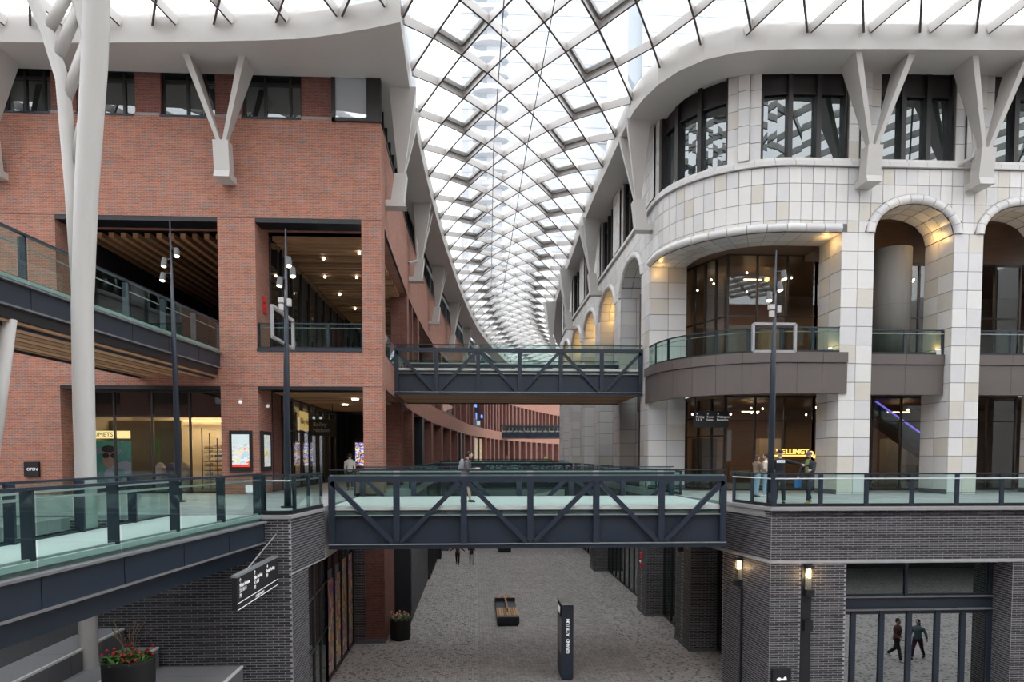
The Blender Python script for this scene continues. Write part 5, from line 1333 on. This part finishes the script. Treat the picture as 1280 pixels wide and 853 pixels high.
    m = MB(); m.ball(tuple(hd+Vector((0, -.018, .022))), .088, .100, .112, 14, 8)
    if long_hair: m.ball(tuple(hd+Vector((0, -.06, -.10))), .085, .06, .15, 12, 8)
    if not hat or long_hair: m.build('hair', pm('hair_%d' % int(hair[0]*1000), hair), o, smooth=True)
    for s_ in (-1, 1): MB().ball(tuple(hd+Vector((s_*.031, .088, .012))), .011, .008, .008, 8, 6).build('eye', 'black', o)
    MB().ball(tuple(hd+Vector((0, .092, -.058))), .024, .008, .006, 8, 6).build('mouth', 'redberry', o)
    if beard: MB().ball(tuple(hd+Vector((0, .055, -.075))), .058, .052, .045, 10, 8).build('beard', pm('beard', (.06, .045, .035)), o, smooth=True)
    if hat:
        h = MB().lathe(tuple(hd+Vector((0, -.01, .03))), [(.098, 0), (.10, .03), (.088, .075), (.05, .105), (.001, .112)], 16).build('cap', pm(label[:18]+'_cap', hat), o, smooth=True)
        MB().prism([(-.07, .07), (.07, .07), (.055, .16), (-.055, .16)], hd.z+.028, hd.z+.042).build('cap_peak', pm(label[:18]+'_cap', hat), h).location.y = hd.y
    if pack:
        c = ch+Vector((0, -.155, -.04)); m = MB().ball(tuple(c), .155, .115, .235, 14, 10).ball(tuple(c+Vector((0, -.07, -.07))), .11, .07, .11, 10, 8); q = remesh(m, 'backpack', pm(label[:18]+'_pack', pack), o, .015)
        for s_ in (-1, 1): MB().tube([c+Vector((s_*.09, .05, .18)), sh_+Vector((s_*.12, .0, .075)), ch+Vector((s_*.13, .135, .0)), ch+Vector((s_*.15, .05, -.16))], .018, 6).build('strap', 'black', o)
    if jacket:   # open jacket over the shirt: front seen in another colour
        MB().ball(tuple(ch+Vector((0, .085, -.08))), .095, .075, .30, 12, 8).build('shirt_front', pm(label[:18]+'_front', jacket), o, smooth=True)
    if text_:
        MB().box(-.125, .125, ch.y-.165, ch.y-.155, ch.z+.03, ch.z+.115).build('vest_patch', 'signw', o)
        text(text_, .068, (-.112, ch.y-.168, ch.z+.05), (R(90), 0, 0), 'black', o, 'vest_lettering', ext=.001)
    if bag:
        w_ = armj[1][2]; m = MB().box(w_.x-.04, w_.x+.06, w_.y-.14, w_.y+.14, w_.z-.36, w_.z-.08); m.build('bag', pm('blue_bag', bag, .5), o); MB().tube([(w_.x, w_.y-.1, w_.z-.09), (w_.x, w_.y, w_.z+.02), (w_.x, w_.y+.1, w_.z-.09)], .008, 5).build('bag_handle', pm('blue_bag', bag), o)
    return o
person('person with grey backpack looking at a phone on the nearest footbridge', -.42, 24.3, 0, -90, 1.78, lean=8, legs=((-3, 8), (16, 8)), arms=((12, 6, 80), (8, 6, 88)), head=(0, 30), top=(.10, .09, .10), trous=(.02, .02, .03), shorts=True, pack=(.22, .23, .25), hair=(.02, .017, .015))
person('security guard in black uniform seen from behind on the right deck', 10.38, 22.9, 0, -15, 1.82, legs=((10, 4), (-8, 6)), arms=((12, 6, 25), (45, 70, 10)), top=(.012, .013, .018), trous=(.012, .013, .018), hat=(.012, .012, .015), text_='SECURITY')
person('bearded person in green shirt and dark jacket holding a blue bag', 11.45, 23.0, 0, 125, 1.78, legs=((20, 8), (-18, 8)), arms=((28, 12, 60), (10, 14, 20)), top=(.02, .022, .03), jacket=(.14, .20, .07), trous=(.015, .02, .035), hat=(.10, .10, .16), shoe=(.28, .20, .06), beard=True, bag=(.02, .20, .55))
person('person with long brown hair and olive top behind the guard', 11.2, 26.8, 0, -70, 1.66, legs=((4, 4), (-4, 4)), arms=((25, 8, 60), (20, 8, 50)), top=(.16, .12, .08), trous=(.25, .35, .45), hair=(.07, .035, .02), long_hair=True)
person('person in cream jacket and pale blue jeans behind the guard', 11.62, 26.9, 0, 60, 1.70, legs=((5, 4), (-5, 4)), arms=((15, 8, 50), (10, 8, 30)), top=(.62, .55, .45), trous=(.30, .42, .55), hair=(.02, .015, .012), shoe=(.6, .6, .6))
person('person in white shirt walking into the ground floor arcade', -6.1, 33.2, 0, 10, 1.72, legs=((10, 6), (-12, 8)), arms=((10, 8, 15), (-12, 8, 15)), top=(.62, .60, .54), trous=(.03, .03, .035), hair=(.02, .018, .015))
person('person in black with red top striding along the lower street', -1.49, 52.2, ZL, 175, 1.68, legs=((12, 5), (-14, 10)), arms=((8, 50, 10), (-8, 50, 10)), top=(.10, .015, .02), trous=(.012, .012, .015), hair=(.12, .02, .015), long_hair=True)
person('person in black shirt and pale trousers on the lower street', -.42, 51.3, ZL, 180, 1.74, legs=((10, 5), (-12, 10)), arms=((15, 12, 80), (10, 10, 60)), top=(.012, .012, .014), trous=(.40, .40, .42), shoe=(.7, .7, .7), sleeves=False, hair=(.01, .01, .01))
person('person in dark red jacket on the paving in front of the glass doors', 17.05, 18.2, ZL, -30, 1.75, legs=((20, 10), (-18, 30)), arms=((15, 20, 50), (-15, 10, 20)), top=(.10, .04, .03), trous=(.02, .02, .022), shoe=(.5, .5, .5), hair=(.02, .015, .01))
person('person in grey top and plum trousers walking in front of the glass doors', 18.05, 18.0, ZL, 60, 1.66, legs=((22, 10), (-20, 12)), arms=((15, 10, 15), (-28, 15, 10)), top=(.09, .13, .15), trous=(.07, .02, .05), hair=(.05, .025, .015), long_hair=True)
person('tiny person with pale top on the far deck', 4.9, 110, 0, 150, 1.7, top=(.5, .2, .2), trous=(.1, .1, .12))
person('tiny person in yellow green on the far deck', 10.5, 104, 0, 200, 1.7, top=(.5, .55, .2), trous=(.1, .1, .12))
